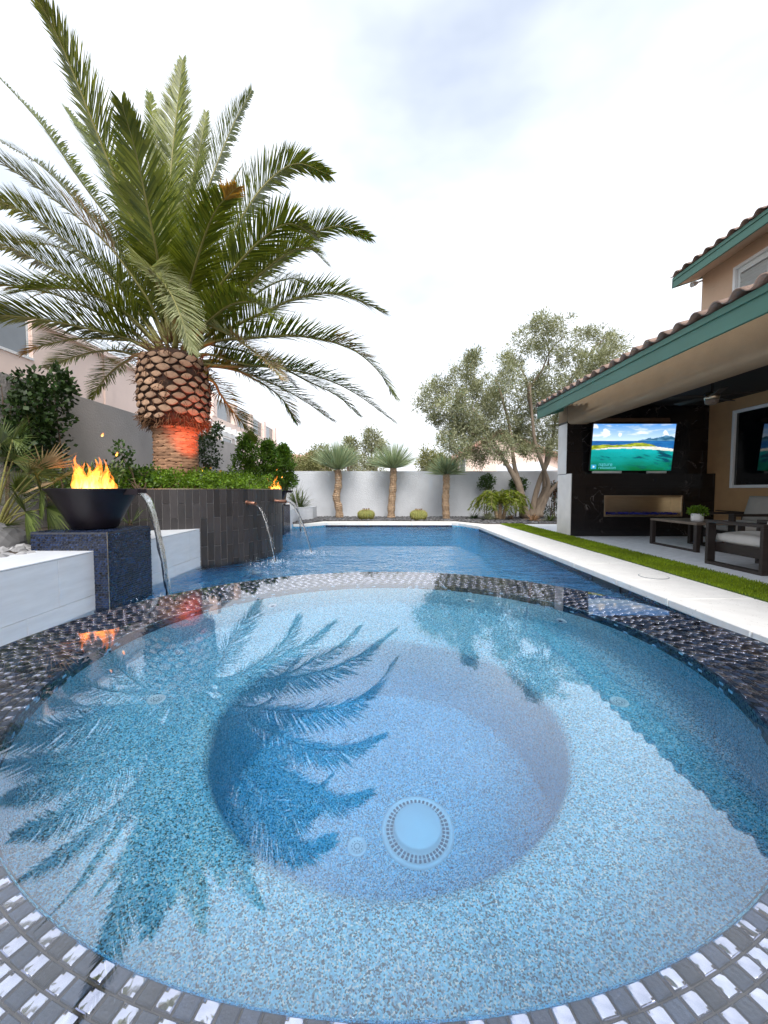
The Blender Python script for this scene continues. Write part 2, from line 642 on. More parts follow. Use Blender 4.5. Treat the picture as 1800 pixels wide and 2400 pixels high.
m, n, l, b = new_mat('black marble with white veins')
vec = coord(n, l)
w = n.new('ShaderNodeTexNoise')
w.inputs['Scale'].default_value = 1.9
w.inputs['Detail'].default_value = 7
w.inputs['Distortion'].default_value = 1.6
l.new(vec, w.inputs['Vector'])
v1 = ramp(n, l, w.outputs['Fac'], [(.49, (0, 0, 0)), (.5, (1, 1, 1)), (.51, (0, 0, 0))])
brk = ramp(n, l, noise(n, l, vec, 2.3, 3), [(.48, (0, 0, 0)), (.66, (1, 1, 1))])
vein = mixc(n, l, v1, brk, 1.0, 'MULTIPLY')
c = mixc(n, l, (.010, .009, .010), (.20, .18, .17), vein)
l.new(c, b.inputs['Base Color'])
b.inputs['Roughness'].default_value = .22
M['marble'] = m

# flame: hot yellow core cooling to orange at the tips
m, n, l, b = new_mat('gas flame')
n.remove(b)
tcn = n.new('ShaderNodeTexCoord')
sx = n.new('ShaderNodeSeparateXYZ')
l.new(tcn.outputs['Generated'], sx.inputs[0])
nf = noise(n, l, coord(n, l, (1, 1, .5)), 16, 3)
ad = n.new('ShaderNodeMath')
ad.operation = 'MULTIPLY_ADD'
l.new(nf, ad.inputs[0])
ad.inputs[1].default_value = .45
l.new(sx.outputs['Z'], ad.inputs[2])
fc = ramp(n, l, ad.outputs[0], [(.2, (1.0, .50, .14)), (.6, (1.0, .34, .05)), (1.1, (1.0, .22, .02))])
em = n.new('ShaderNodeEmission')
l.new(fc, em.inputs['Color'])
es = ramp(n, l, noise(n, l, coord(n, l, (1, 1, .35)), 26, 2), [(.35, (.12,) * 3), (.62, (.50,) * 3)])
l.new(es, em.inputs['Strength'])
tr = n.new('ShaderNodeBsdfTransparent')
xs = n.new('ShaderNodeAddShader')
l.new(tr.outputs[0], xs.inputs[0])
l.new(em.outputs[0], xs.inputs[1])
l.new(xs.outputs[0], n['Material Output'].inputs['Surface'])
M['flame'] = m


def struct(name, mb, mat, label, cat, smooth=False, kind='structure'):
    return tag(mb.build(name, mat, None, smooth), label, cat, kind=kind)


# ------------------------------------------------------------------ levels
PW = -.12            # pool water
SW = .34             # spa water
SCX, SCY = .015, 1.69  # spa centre
R_IN, R_OUT = 1.207, 1.64
XL, XR = -2.72, 2.65  # pool sides
PC = (-3.80, 7.60)   # planter centre
PR = 1.87
BED = .42

# ------------------------------------------------------------------ ground
g = MB()
BIG = 420
ox0, ox1, oy0, oy1 = -5.5, 7.4, -6, 15.3
for (a, b_, c_, d_) in ((-BIG, ox0, -BIG, BIG), (ox1, BIG, -BIG, BIG), (ox0, ox1, -BIG, oy0), (ox0, ox1, oy1, BIG)):
    g.add([(a, c_, -.02), (b_, c_, -.02), (b_, d_, -.02), (a, d_, -.02)], [(0, 1, 2, 3)])
struct('ground', g, M['earth'], 'dry bare ground beyond the garden walls', 'ground')

g = MB()
g.add([(-5.5, -6, -.004), (7.4, -6, -.004), (7.4, 1.0, -.004), (2.65, 1.0, -.004)] +
      [(SCX + (R_OUT - .01) * math.cos(a), SCY + (R_OUT - .01) * math.sin(a), -.004) for a in
       [-.45 - (math.pi - .9) * k / 24 for k in range(25)]] + [(XL, 1.0, -.004), (-5.5, 1.0, -.004)],
      [tuple(range(4 + 25 + 2))])
struct('deck', g, M['coping'], 'pale stone deck behind the spa', 'deck')
g = MB()
g.box(4.03, 7.4, -5.9, 15.2, -.1, .0)
struct('patio', g, M['patio'], 'pale streaked marble patio floor beside the grass strip', 'patio')

# planting bed along the left wall
g = MB()
g.box(-5.3, -3.2, -4, 15.1, -.3, BED)
struct('planting_bed', g, M['soil'], 'dark soil bed between the white low wall and grey boundary wall', 'bed')
g = MB()
g.prism([(-3.2, 12.3), (-2.42, 12.3), (-1.95, 13.3), (2.3, 13.3), (3.0, 12.2), (3.45, 12.2), (7.4, 12.2), (7.4, 15.3), (-3.2, 15.3)], -.3, .015)
struct('gravel_bed', g, M['soil'], 'gravel bed in front of the back wall', 'bed')


def stones(name, label, poly_fn, n, size, zf, mat, seed, hmax=.6):
    rng = np.random.default_rng(seed)
    P = poly_fn(rng, n)
    mb = MB()
    base = [(1, 0, 0), (.3, .95, 0), (-.8, .6, 0), (-.8, -.6, 0), (.3, -.95, 0), (.45, 0, .8), (-.35, .4, .85), (-.3, -.42, .75)]
    fs = [(0, 1, 5), (1, 2, 6), (1, 6, 5), (2, 3, 7, 6), (3, 4, 7), (4, 0, 5), (4, 5, 7), (5, 6, 7)]
    for p in P:
        s_ = size * rng.uniform(.55, 1.25)
        a = rng.uniform(0, 6.28)
        ca, sa = math.cos(a) * s_, math.sin(a) * s_
        e = rng.uniform(.6, 1)
        mb.add([(p[0] + x * ca - y * sa * e, p[1] + x * sa + y * ca * e, zf + z * s_ * hmax + rng.uniform(-.2, .15) * s_) for x, y, z in base], fs)
    return tag(mb.build(name, mat), label, 'gravel', kind='stuff')


def back_bed(rng, n):
    P = []
    while len(P) < n:
        x, y = rng.uniform(-3.1, 7.2), rng.uniform(12.3, 15.1)
        lim = 13.32 if -1.9 < x < 2.3 else (13.3 - (-1.95 - x) * 2 if x < -1.9 else max(12.25, 13.3 - (x - 2.3) * 1.6))
        if y > lim:
            P.append((x, y))
    return P


stones('pebble_mulch', 'dark pebbles covering the bed under the yuccas', back_bed, 7000, .06, .02, M['pebbles_dark'], 3)
stones('river_stones', 'grey river stones in the bed behind the white low wall', lambda r, n: [(r.uniform(-4.6, -3.2), r.uniform(2.2, 4.2)) for _ in range(n)], 420, .07, BED, M['pebbles_grey'], 4)

# ------------------------------------------------------------------ pool
arc = [(SCX + (R_OUT + .005) * math.cos(a), SCY + (R_OUT + .005) * math.sin(a)) for a in [R(-24.8) + (R(204.8) - R(-24.8)) * k / 72 for k in range(73)]]
outline = [(XR, 1.0), (XR, 11.45), (2.27, 12.5), (2.1, 12.72), (-1.8, 12.72), (-2.3, 12.2), (XL - .05, 12.2), (XL - .05, 1.0)] + arc[::-1]
mb = MB()
no = len(outline)
mb.add([(x, y, -.01) for x, y in outline] + [(x, y, -1.35) for x, y in outline],
       [(i, (i + 1) % no, no + (i + 1) % no, no + i) for i in range(no)] + [tuple(range(no, 2 * no))])
struct('pool_basin', mb, M['pool_pebble'], 'blue plastered swimming pool basin beyond the spa', 'pool')


def grow(poly, d):
    res = []
    for i, (x, y) in enumerate(poly):
        if i < 8:
            sx_ = 1 if x > 0 else -1
            res.append((x + sx_ * d, y + (d if y > 5 else -d * (y < 5))))
        else:
            res.append((x, y))
    return res


mb = MB()
gp = grow(outline, .02)
mb.prism(gp, -1.5, PW)
struct('pool_water', mb, M['pool_water'], 'rippled blue water of the swimming pool', 'water')

# coping stones
cop = thing('pool_coping', 'pale stone coping round the right and far pool edges', 'coping')
tag(cop, kind='structure')
rnd = random.Random(5)
ys = [1.0, 1.95, 2.9, 3.76, 4.6, 5.63, 6.55, 7.5, 8.45, 9.4, 10.35, 11.42]
for a, b_ in zip(ys, ys[1:]):
    mb = MB()
    mb.bbox(XR - .03, 3.43, a + .004, b_ - .004, -.075, rnd.uniform(-.0015, .0015), .010)
    mb.build('coping_stone', M['coping'], cop)
for poly in ([(XR - .03, 11.428), (3.43, 11.428), (3.43, 12.2), (3.05, 12.9), (2.27, 12.5)],
             [(2.26, 12.505), (3.04, 12.91), (2.3, 13.32), (2.1, 13.32), (2.1, 12.69)],
             [(2.092, 12.69), (2.092, 13.32), (.86, 13.32), (.86, 12.69)],
             [(.852, 12.69), (.852, 13.32), (-.5, 13.32), (-.5, 12.69)],
             [(-.508, 12.69), (-.508, 13.32), (-1.78, 13.32), (-1.78, 12.69)],
             [(-1.788, 12.69), (-1.788, 13.32), (-2.2, 13.32), (-2.68, 12.9), (-2.68, 12.17), (-2.28, 12.17)]):
    mb = MB()
    mb.prism(poly, -.075, .0)
    mb.build('coping_stone', M['coping'], cop)


def mosaic(mb, O, U, V, N, w, h, tw=.030, th=.0225, gap=.0052, t=.004, seed=1, skip=None):
    """small tiles in running bond on the rectangle O + U w + V h"""
    O, U, V, N = Vector(O), Vector(U), Vector(V), Vector(N)
    rr = random.Random(seed)
    rows = int(h / th)
    for r_ in range(rows):
        off = 0 if r_ % 2 else tw / 2
        k = 0
        while True:
            a = max(0, k * tw - off)
            e = min(w, (k + 1) * tw - off)
            if a >= w:
                break
            k += 1
            if e - a < tw * .3:
                continue
            if skip and skip(a, r_ * th):
                continue
            p = [O + U * x + V * y for x, y in ((a + gap / 2, r_ * th + gap / 2), (e - gap / 2, r_ * th + gap / 2), (e - gap / 2, (r_ + 1) * th - gap / 2), (a + gap / 2, (r_ + 1) * th - gap / 2))]
            c_ = sum(p, Vector()) / 4
            tilt = Vector((rr.uniform(-1, 1), rr.uniform(-1, 1), rr.uniform(-1, 1))) * .0011
            q = [c_ + (x - c_) * .9 + N * t + (tilt if i % 2 else -tilt) for i, x in enumerate(p)]
            mb.add(p + q, [(4, 5, 6, 7), (0, 1, 5, 4), (1, 2, 6, 5), (2, 3, 7, 6), (3, 0, 4, 7)])


wt = thing('waterline_tiles', 'band of dark blue mosaic under the pool coping', 'tile band')
tag(wt, kind='structure')
mb = MB()
mb.box(XR - .012, XR - .008, 1.0, 11.45, -.30, -.074)
mb.box(-1.8, 2.1, 12.700, 12.704, -.3, -.074)
mb.build('tile_backing', M['grout_dark'], wt)
mb = MB()
mosaic(mb, (XR - .012, 11.45, -.30), (0, -1, 0), (0, 0, 1), (-1, 0, 0), 9.5, .226, .05, .0375, skip=lambda a, z: 6.28 < a < 6.92 and z > .07)
mosaic(mb, (2.1, 12.70, -.30), (-1, 0, 0), (0, 0, 1), (0, -1, 0), 3.9, .226, .05, .0375)
tag(mb.build('mosaic_tile', M['mosaic'], wt), kind='stuff')
sk = thing('pool_skimmer', 'black skimmer slot under the right coping edge', 'skimmer', (XR, 4.85, -.15))
mb = MB()
mb.box(XR - .022, XR - .010, 4.55, 5.17, -.235, -.076)
mb.build('mouth', M['black_metal'], sk)
for k in range(2):
    mb = MB()
    mb.box(XR - .028, XR - .022, 4.55 + k * .6, 4.57 + k * .6, -.235, -.076)
    mb.build('side_frame', M['black_metal'], sk)
lid = thing('skimmer_lid', 'round skimmer lid outlined on the right coping', 'lid', (3.13, 4.75, .004))
mb = MB()
mb.lathe([(.143, .001), (.143, .006), (0.0, .006)], (3.13, 4.75), 40)
mb.build('cover', M['coping'], lid)
mb = MB()
mb.lathe([(.153, .001), (.153, .0035), (.149, .0035), (.149, .001)], (3.13, 4.75), 40)
mb.build('ring', M['drain_dark'], lid)

# ------------------------------------------------------------------ spa
spa = thing('spa', 'raised round overflow spa with a dark glass tile rim in the foreground', 'spa', (SCX, SCY, -1.35))
C2 = (SCX, SCY)
mb = MB()
mb.lathe([(R_OUT, -1.35), (R_OUT, SW - .011), (R_IN + .002, SW - .011), (R_IN + .002, SW - .135)], C2, 128)
mb.build('tiled_wall', M['grout'], spa, True)
mb = MB()
zb, zf = SW - .50, SW - 1.10
prof = [(R_IN + .003, SW - .126), (R_IN, SW - .13), (R_IN, zb + .07), (R_IN - .02, zb + .02), (R_IN - .07, zb), (.705, zb), (.675, zb - .012), (.66, zb - .05), (.655, zf + .03), (.645, zf + .006), (.63, zf), (.3, zf), (0.001, zf)]
mb.lathe(prof, C2, 128)
mb.v = [(x, y - (.07 if z < zb + .001 and math.hypot(x - SCX, y - SCY) < .8 else 0), z) for x, y, z in mb.v]
mb.build('basin', M['pebble'], spa, True)
mb = MB()
RW = R_IN + .0015
mb.lathe([(0.0005, SW), (RW - .001, SW), (RW, SW - .002), (RW, -1.3), (.0005, -1.3)], C2, 128)
mb.v = [(x, y, z) for x, y, z in mb.v]
wat = mb.build('spa_water', M['spa_water'])
import bmesh
bm = bmesh.new()
bm.from_mesh(wat.data)
bmesh.ops.remove_doubles(bm, verts=bm.verts, dist=.0012)
bmesh.ops.recalc_face_normals(bm, faces=bm.faces)
bm.to_mesh(wat.data)
bm.free()
tag(wat, 'still mirror-like water filling the round spa', 'water', kind='structure')

mb = MB()
mb.lathe([(RW - .0008, SW), (R_OUT - .004, SW), (R_OUT + .002, SW - .006), (R_OUT + .002, SW - .03)], C2, 128)
mb.f = [f[::-1] for f in mb.f]
struct('overflow_film', mb, M['film'], 'thin film of water running over the tiled spa rim', 'water')

TP_ = .0284                                  # tile pitch
TW = TL = .0250


def tile_mesh(name, mat, dish):
    t = MB()
    h = TW / 2
    b_ = .0016
    k = 4 if dish else 1
    vs = [(-h, -h, 0), (h, -h, 0), (h, h, 0), (-h, h, 0), (-h, -h, .0056), (h, -h, .0056), (h, h, .0056), (-h, h, .0056)]
    fs = [(0, 1, 5, 4), (1, 2, 6, 5), (2, 3, 7, 6), (3, 0, 4, 7)]
    g0 = len(vs)
    q = h - b_
    for i in range(k + 1):
        for j in range(k + 1):
            u, v = i / k * 2 - 1, j / k * 2 - 1
            vs.append((u * q, v * q, .0074 - (.0006 * (1 - u * u) * (1 - v * v) if dish else 0)))
    ix = lambda i, j: g0 + i * (k + 1) + j
    for i in range(k):
        for j in range(k):
            fs.append((ix(i, j), ix(i + 1, j), ix(i + 1, j + 1), ix(i, j + 1)))
    for a, b2, c_, d_ in (((4, 5)) + (ix(k, 0), ix(0, 0)), ((5, 6)) + (ix(k, k), ix(k, 0)), ((6, 7)) + (ix(0, k), ix(k, k)), ((7, 4)) + (ix(0, 0), ix(0, k))):
        fs.append((a, b2, c_, d_))
    t.add(vs, fs)
    me = t.mesh(name, mat)
    if dish:
        me.polygons.foreach_set('use_smooth', [4 <= i < 4 + k * k for i in range(len(fs))])
    return me


tms = tile_mesh('glass tile smooth', M['tile_smooth'], True), tile_mesh('glass tile hammered', M['tile_rough'], False)
allt = []
rr = random.Random(11)
for k in range(15):
    r_ = R_IN + .003 + TL / 2 + k * .02865
    nk = int(2 * math.pi * r_ / TP_ / 2) * 2
    for q in range(nk):
        a = 2 * math.pi * (q + (.5 if k % 2 else 0) + k * .37) / nk
        smooth_t = (q % 2 == 0) if rr.random() < .9 else rr.random() < .5
        Mx = Matrix.Translation((SCX + r_ * math.cos(a), SCY + r_ * math.sin(a), SW - .011)) @ Matrix.Rotation(a, 4, 'Z') @ Matrix.Rotation(rr.gauss(0, .022), 4, 'X') @ Matrix.Rotation(rr.gauss(0, .022), 4, 'Y')
        pr = proj(Mx.translation)
        vis = pr is not None and -40 < pr[0] < 1840 and 1300 < pr[1] < 2440
        allt.append((0 if vis else 1, pr[2] if pr else 99, Mx, 0 if smooth_t else 1))
allt.sort(key=lambda t: (t[0], t[1]))
for v_, d_, Mx, kind in allt[:300]:
    inst('rim_tile', tms[kind], spa, Mx)
mb = MB()
for v_, d_, Mx, kind in allt[300:]:
    me = tms[kind]
    mb.add([Mx @ v.co for v in me.vertices], [tuple(p.vertices) for p in me.polygons], kind)
for row in range(4):
    nk = 264
    for q in range(nk):
        a = 2 * math.pi * (q + .5 * (row % 2)) / nk
        kind = 0 if rr.random() < .08 else 1
        Mx = Matrix.Translation((SCX + (R_IN + .002) * math.cos(a), SCY + (R_IN + .002) * math.sin(a), SW - .013 - TL / 2 - row * .0284)) @ Matrix.Rotation(a, 4, 'Z') @ Matrix.Rotation(R(-90), 4, 'Y')
        me = tms[kind]
        mb.add([Mx @ v.co for v in me.vertices], [tuple(p.vertices) for p in me.polygons], kind)
o = tag(mb.build('rim_tile_field', [M['tile_smooth'], M['tile_rough']], spa), kind='stuff')
o.data.polygons.foreach_set('use_smooth', [m_ == 0 for m_ in mb.m])


def small_drain(x, y, z, r_, parent):
    mb = MB()
    mb.lathe([(r_, z + .001), (r_, z + .006), (r_ * .82, z + .009), (r_ * .80, z + .005), (.0, z + .005)], (x, y), 28)
    d = mb.build('return_cover', M['plastic_white'], parent, True)
    mb = MB()
    for k in range(12):
        a = 2 * math.pi * k / 12
        for q in (.3, .55):
            mb.lathe([(r_ * .07, z + .0055), (0, z + .0062)], (x + r_ * q * math.cos(a), y + r_ * q * math.sin(a)), 6)
    mb.build('drain_hole', M['drain_dark'], d)


md = thing('main_drain', 'large white round drain cover on the spa floor', 'drain', (.13, 1.53, zf))
mb = MB()
mb.lathe([(.140, zf + .001), (.140, zf + .008), (.128, zf + .014), (.124, zf + .006), (.092, zf + .008), (.0921, zf + .03), (.086, zf + .036), (0, zf + .038)], (.13, 1.53), 56)
mb.build('cover', M['plastic_white'], md, True)
mb = MB()
for k in range(44):
    a = 2 * math.pi * k / 44
    for (r0, r1) in ((.096, .106), (.110, .121)):
        Mx = Matrix.Translation((.13, 1.53, zf)) @ Matrix.Rotation(a, 4, 'Z')
        mb.box(r0, r1, -.0042, .0042, .0075, .0105, 0, Mx)
tag(mb.build('slot', M['drain_dark'], md), kind='stuff')
for lab, x, y, z in (('small white drain beside the large spa drain cover', -.10, 1.47, zf),
                     ('small white fitting on the left side of the spa bench', -.95, 1.68, zb),
                     ('small white fitting on the right side of the spa bench', .97, 1.66, zb)):
    d = thing('floor_return', lab, 'drain', (x, y, z), 'small round fittings in the spa')
    small_drain(x, y, z, .036, d)
for lab, ang in (('jet fitting on the far right inner wall of the spa', 62), ('jet fitting on the right inner wall of the spa', 33), ('jet fitting on the far left inner wall of the spa', 128)):
    a = R(ang)
    p = Vector((SCX + (R_IN - .001) * math.cos(a), SCY + (R_IN - .001) * math.sin(a), SW - .30))
    d = thing('spa_jet', lab, 'jet', p, 'jets in the spa wall')
    nn = Vector((-math.cos(a), -math.sin(a), 0))
    for nm, r0, r1, mt in (('collar', .032, .004, 'plastic_white'), ('nozzle', .014, .012, 'drain_dark')):
        mb = MB()
        mb.tube([p - nn * .004, p + nn * .006, p + nn * (.007 + r1)], [r0, r0, r0 * .8], 18)
        mb.build(nm, M[mt], d)

# ------------------------------------------------------------------ low white walls, pedestals, planter
def slab_wall(name, label, y0, y1, joints, top=.434, xf=XL, xb=-3.28):
    w_ = thing(name, label, 'wall', (xf, y0, -.2))
    mb = MB()
    mb.box(xb, xf - .012, y0, y1, -.35, top - .013)
    mb.build('core', M['grout'], w_)
    z = [-.35, .02, top - .0135]
    for r_ in range(2):
        js = [y0] + [j for j in joints[r_] if y0 < j < y1] + [y1]
        for a, b_ in zip(js, js[1:]):
            mb = MB()
            mb.bbox(xf - .012, xf, a + .0015, b_ - .0015, z[r_] + .0015, z[r_ + 1] - .0015, .002)
            mb.build('cladding_slab', M['porcelain'], w_)
    js = [y0] + [j for j in joints[2] if y0 < j < y1] + [y1]
    for a, b_ in zip(js, js[1:]):
        mb = MB()
        mb.bbox(xb, xf + .001, a + .0015, b_ - .0015, top - .012, top, .002)
        mb.build('cap_slab', M['porcelain'], w_)
    return w_


slab_wall('low_wall', 'white veined porcelain low wall at the left edge beside the spa', -1.5, 3.845, ([-.4, .8, 1.7, 2.55, 3.1], [.1, 1.2, 2.3, 3.42], [.4, 2.4]))
slab_wall('low_wall', 'short white porcelain low wall between the near pedestal and the dark tiled planter', 4.575, 6.12, ([5.35], [4.95, 5.75], [5.4]))
slab_wall('low_wall', 'white low wall beyond the far pedestal', 11.37, 13.0, ([12.2], [11.9, 12.6], [12.2]))
mb = MB()
w4 = thing('low_wall', 'white rendered low wall turning along the far left corner of the pool', 'wall', (-2.8, 13.3, 0))
mb.prism([(-3.28, 13.003), (-2.71, 13.003), (-2.38, 13.75), (-2.38, 14.6), (-3.28, 14.6)], -.2, .43)
mb.build('body', M['porcelain'], w4)
mb = MB()
mb.prism([(-3.28, 13.006), (-2.70, 13.006), (-2.37, 13.745), (-2.37, 14.6), (-3.28, 14.6)], .43, .442)
mb.build('cap_slab', M['porcelain'], w4)

PX0 = -2.585


def pedestal(label, yn, yf, seed):
    t = thing('fire_bowl_pedestal', label, 'pedestal', ((PX0 - .36), (yn + yf) / 2, -.35), 'mosaic pedestals under the fire bowls')
    xb, top = PX0 - .72, .612
    mb = MB()
    mb.box(xb, PX0 - .004, yn + .004, yf - .004, -.4, top - .006)
    mb.build('core', M['grout_dark'], t)
    mb = MB()
    mosaic(mb, (PX0 - .004, yn, -.4), (0, 1, 0), (0, 0, 1), (1, 0, 0), yf - yn, top + .4, seed=seed)
    mosaic(mb, (xb, yn + .004, -.4), (1, 0, 0), (0, 0, 1), (0, -1, 0), .72, top + .4, seed=seed + 1)
    mosaic(mb, (xb, yn, top - .006), (1, 0, 0), (0, 1, 0), (0, 0, 1), .72, yf - yn, seed=seed + 2)
    tag(mb.build('mosaic_tile', M['mosaic'], t), kind='stuff')
    mb = MB()
    mb.tube([(PX0, yn, -.4), (PX0, yn, top)], .003, 6)
    mb.build('corner_trim', M['steel'], t)
    return t


pedestal('navy mosaic pedestal under the near fire bowl', 3.84, 4.565, 1)
pedestal('navy mosaic pedestal under the far fire bowl, half behind the planter', 10.62, 11.36, 7)


def flame_tongue(mb, base, h, w, seed, lean=(0, 0)):
    rr = random.Random(seed)
    n = 11
    ph = rr.uniform(0, 6)
    pts, rad = [], []
    for k in range(n):
        t = k / (n - 1)
        sw = math.sin(t * 5.5 + ph) * .16 * h * t
        s2 = math.cos(t * 4.1 + ph * 1.7) * .08 * h * t
        pts.append((base[0] + sw + lean[0] * t, base[1] + s2 + lean[1] * t, base[2] + h * t))
        prof_ = (.55 + 1.2 * t) if t < .33 else max(.02, (1 - t) / .67) ** .8
        rad.append(w * prof_ * (1 + .28 * math.sin(t * 13 + ph * 2)))
    mb.tube(pts, rad, 9, flat=.55)


def fire_bowl(label, flabel, wlabel, cx, cy_, rimz, seed):
    b0 = .617
    t = thing('fire_bowl', label, 'fire bowl', (cx, cy_, b0), 'bronze fire and water bowls')
    mb = MB()
    H = rimz - b0
    pf = [(0.001, b0), (.185, b0), (.20, b0 + .01), (.245, b0 + H * .25), (.315, b0 + H * .6), (.375, b0 + H * .87), (.408, b0 + H * .965), (.412, rimz), (.392, rimz), (.36, b0 + H * .85), (.30, b0 + H * .7), (.001, b0 + H * .68)]
    mb.lathe(pf, (cx, cy_), 56)
    mb.build('bowl', M['bowl'], t, True)
    mb = MB()
    y0 = cy_ - .02
    mb.box(cx + .36, cx + .50, y0 - .075, y0 + .075, rimz - .062, rimz - .050)
    mb.box(cx + .36, cx + .50, y0 - .083, y0 - .075, rimz - .062, rimz - .004)
    mb.box(cx + .36, cx + .50, y0 + .075, y0 + .083, rimz - .062, rimz - .004)
    mb.build('scupper', M['bowl'], t)
    mb = MB()
    mb.lathe([(.26, rimz - .115), (.26, rimz - .05), (.22, rimz - .04), (.18, rimz - .05), (.18, rimz - .115)], (cx, cy_), 30)
    mb.build('burner', M['black_metal'], t, True)
    # flames
    f = thing('flame', flabel, 'flame', (cx, cy_, rimz - .06), 'gas flames on the fire bowls')
    rr = random.Random(seed)
    spec = [(-.13, .02, .40, .050), (-.06, -.05, .27, .045), (.00, .02, .36, .060), (.055, -.02, .43, .065), (.09, .05, .33, .05), (.14, .0, .22, .045), (.20, -.03, .18, .036), (-.17, -.04, .22, .035), (.02, -.08, .2, .06), (.11, -.09, .17, .045), (-.10, .09, .25, .04)]
    spec += [(rr.uniform(-.15, .17), rr.uniform(-.09, .09), rr.uniform(.12, .34), rr.uniform(.03, .06)) for _ in range(17)]
    for k, (dx, dy, h, w_) in enumerate(spec):
        mb = MB()
        flame_tongue(mb, (cx + dx, cy_ + dy, rimz - .055), h * rr.uniform(.85, 1.1), w_, seed * 31 + k)
        mb.build('flame_tongue', M['flame'], f, True)
    for (dx, dz, s_) in ((.235, .345, .018), (.10, .54, .016)):
        for q in range(3):
            mb = MB()
            flame_tongue(mb, (cx + dx + rr.uniform(-.006, .006), cy_, rimz + dz - s_), s_ * 2.4, s_ * .7, seed * 57 + int(dz * 100) + q, (s_, 0))
            mb.build('flame_wisp', M['flame'], f, True)
    # the sheet of water that leaves the scupper
    w_ = thing('water_sheet', wlabel, 'water', (cx + .5, y0, PW), 'water falling from the fire bowls')
    mb = MB()
    n, m_ = 22, 7
    vs = []
    for k in range(n + 1):
        t_ = k / n
        fall = (rimz - .045 - PW) * t_
        out = .50 + .235 * math.sqrt(t_)
        wid = .15 * (1 - t_) ** .7 * .8 + .016 + .006 * math.sin(t_ * 40)
        for side in (0, 1):
            for q in range(m_):
                s_ = q / (m_ - 1) - .5
                th = .006 * (1 - (2 * s_) ** 2) + .002 + (.012 * t_)
                wz = .012 * math.sin(t_ * 18 + s_ * 9) * t_
                vs.append((cx + out + (th if side else -th) + wz, y0 + s_ * wid + .02 * t_, rimz - .045 - fall))
    fs = []
    row = 2 * m_
    for k in range(n):
        for q in range(m_ - 1):
            a = k * row + q
            fs.append((a, a + row, a + row + 1, a + 1))
            a += m_
            fs.append((a, a + 1, a + row + 1, a + row))
        a = k * row
        fs.append((a, a + m_, a + m_ + row, a + row))
        a = k * row + m_ - 1
        fs.append((a, a + row, a + row + m_, a + m_))
    mb.add(vs, fs)
    mb.build('falling_sheet', M['jet'], w_, True)
    splash(w_, (cx + .735, y0 + .02), seed)
    return t


def splash(parent, c, seed, r_=.25, n=140):
    rng = random.Random(seed)
    mb = MB()
    for _ in range(n):
        a, d = rng.uniform(0, 6.28), abs(rng.gauss(0, r_))
        s_ = rng.uniform(.002, .0065)
        p = Vector((c[0] + d * math.cos(a), c[1] + d * math.sin(a), PW + abs(rng.gauss(0, .02)) * max(0, 1 - d / r_) + .002))
        mb.add([p + Vector(q) * s_ for q in ((1, 0, 0), (-1, 0, 0), (0, 1, 0), (0, -1, 0), (0, 0, 1), (0, 0, -1))],
               [(0, 2, 4), (2, 1, 4), (1, 3, 4), (3, 0, 4), (2, 0, 5), (1, 2, 5), (3, 1, 5), (0, 3, 5)])
    tag(mb.build('foam', M['foam'], parent), kind='stuff')


fire_bowl('dark bronze fire bowl on the near mosaic pedestal', 'tall orange flame burning in the near fire bowl', 'clear sheet of water pouring from the near fire bowl', -2.945, 4.20, 1.017, 1)
fire_bowl('dark bronze fire bowl beyond the tiled planter', 'orange flame behind the right end of the tiled planter', 'thin sheet of water pouring from the far fire bowl', -2.945, 10.99, 1.0, 2)

# round planter
pl = thing('round_planter', 'curved raised planter clad in vertical charcoal tiles at the foot of the palm', 'planter', (PC[0], PC[1], -.3))
mb = MB()
a0, a1 = R(-134), R(50)
zt = 1.02
mb.lathe([(PR - .012, -.4), (PR - .012, zt - .006), (PR - .16, zt - .006), (PR - .16, .8)], PC, 64, 0, a0, a1)
mb.build('core', M['grout_pale'], pl)
tw = .098 / PR
tiles = {}


def plank_mesh(z0, z1):
    key = (round(z0, 3), round(z1, 3))
    if key not in tiles:
        t = MB()
        t.bbox(-.010, 0, -.0452, .0452, z0 + .0045, z1 - .0045, .002)
        tiles[key] = t.mesh('planter tile', M['slate'])
    return tiles[key]


rr = random.Random(21)
k, a = 0, a0
while a < a1:
    zz = [zt, zt - .43, zt - .86, -.4] if k % 2 else [zt, zt - .215, zt - .645, zt - 1.075, -.4]
    for p_, q_ in zip(zz, zz[1:]):
        if p_ - q_ < .03:
            continue
        rr2 = PR + rr.uniform(-.002, .002)
        inst('wall_tile', plank_mesh(q_, p_), pl, Matrix.Translation((PC[0] + rr2 * math.cos(a), PC[1] + rr2 * math.sin(a), 0)) @ Matrix.Rotation(a, 4, 'Z'))
    a += tw
    k += 1
mb = MB()
mb.lathe([(PR - .15, .93), (0.001, .96)], PC, 40)
mb.build('soil', M['soil'], pl)
mb = MB()
mb.lathe([(PR - .012, zt - .005), (PR - .002, zt - .005), (PR - .002, zt + .002), (PR - .012, zt + .002)], PC, 64, 0, a0, a1)
mb.build('edge_trim', M['steel'], pl)


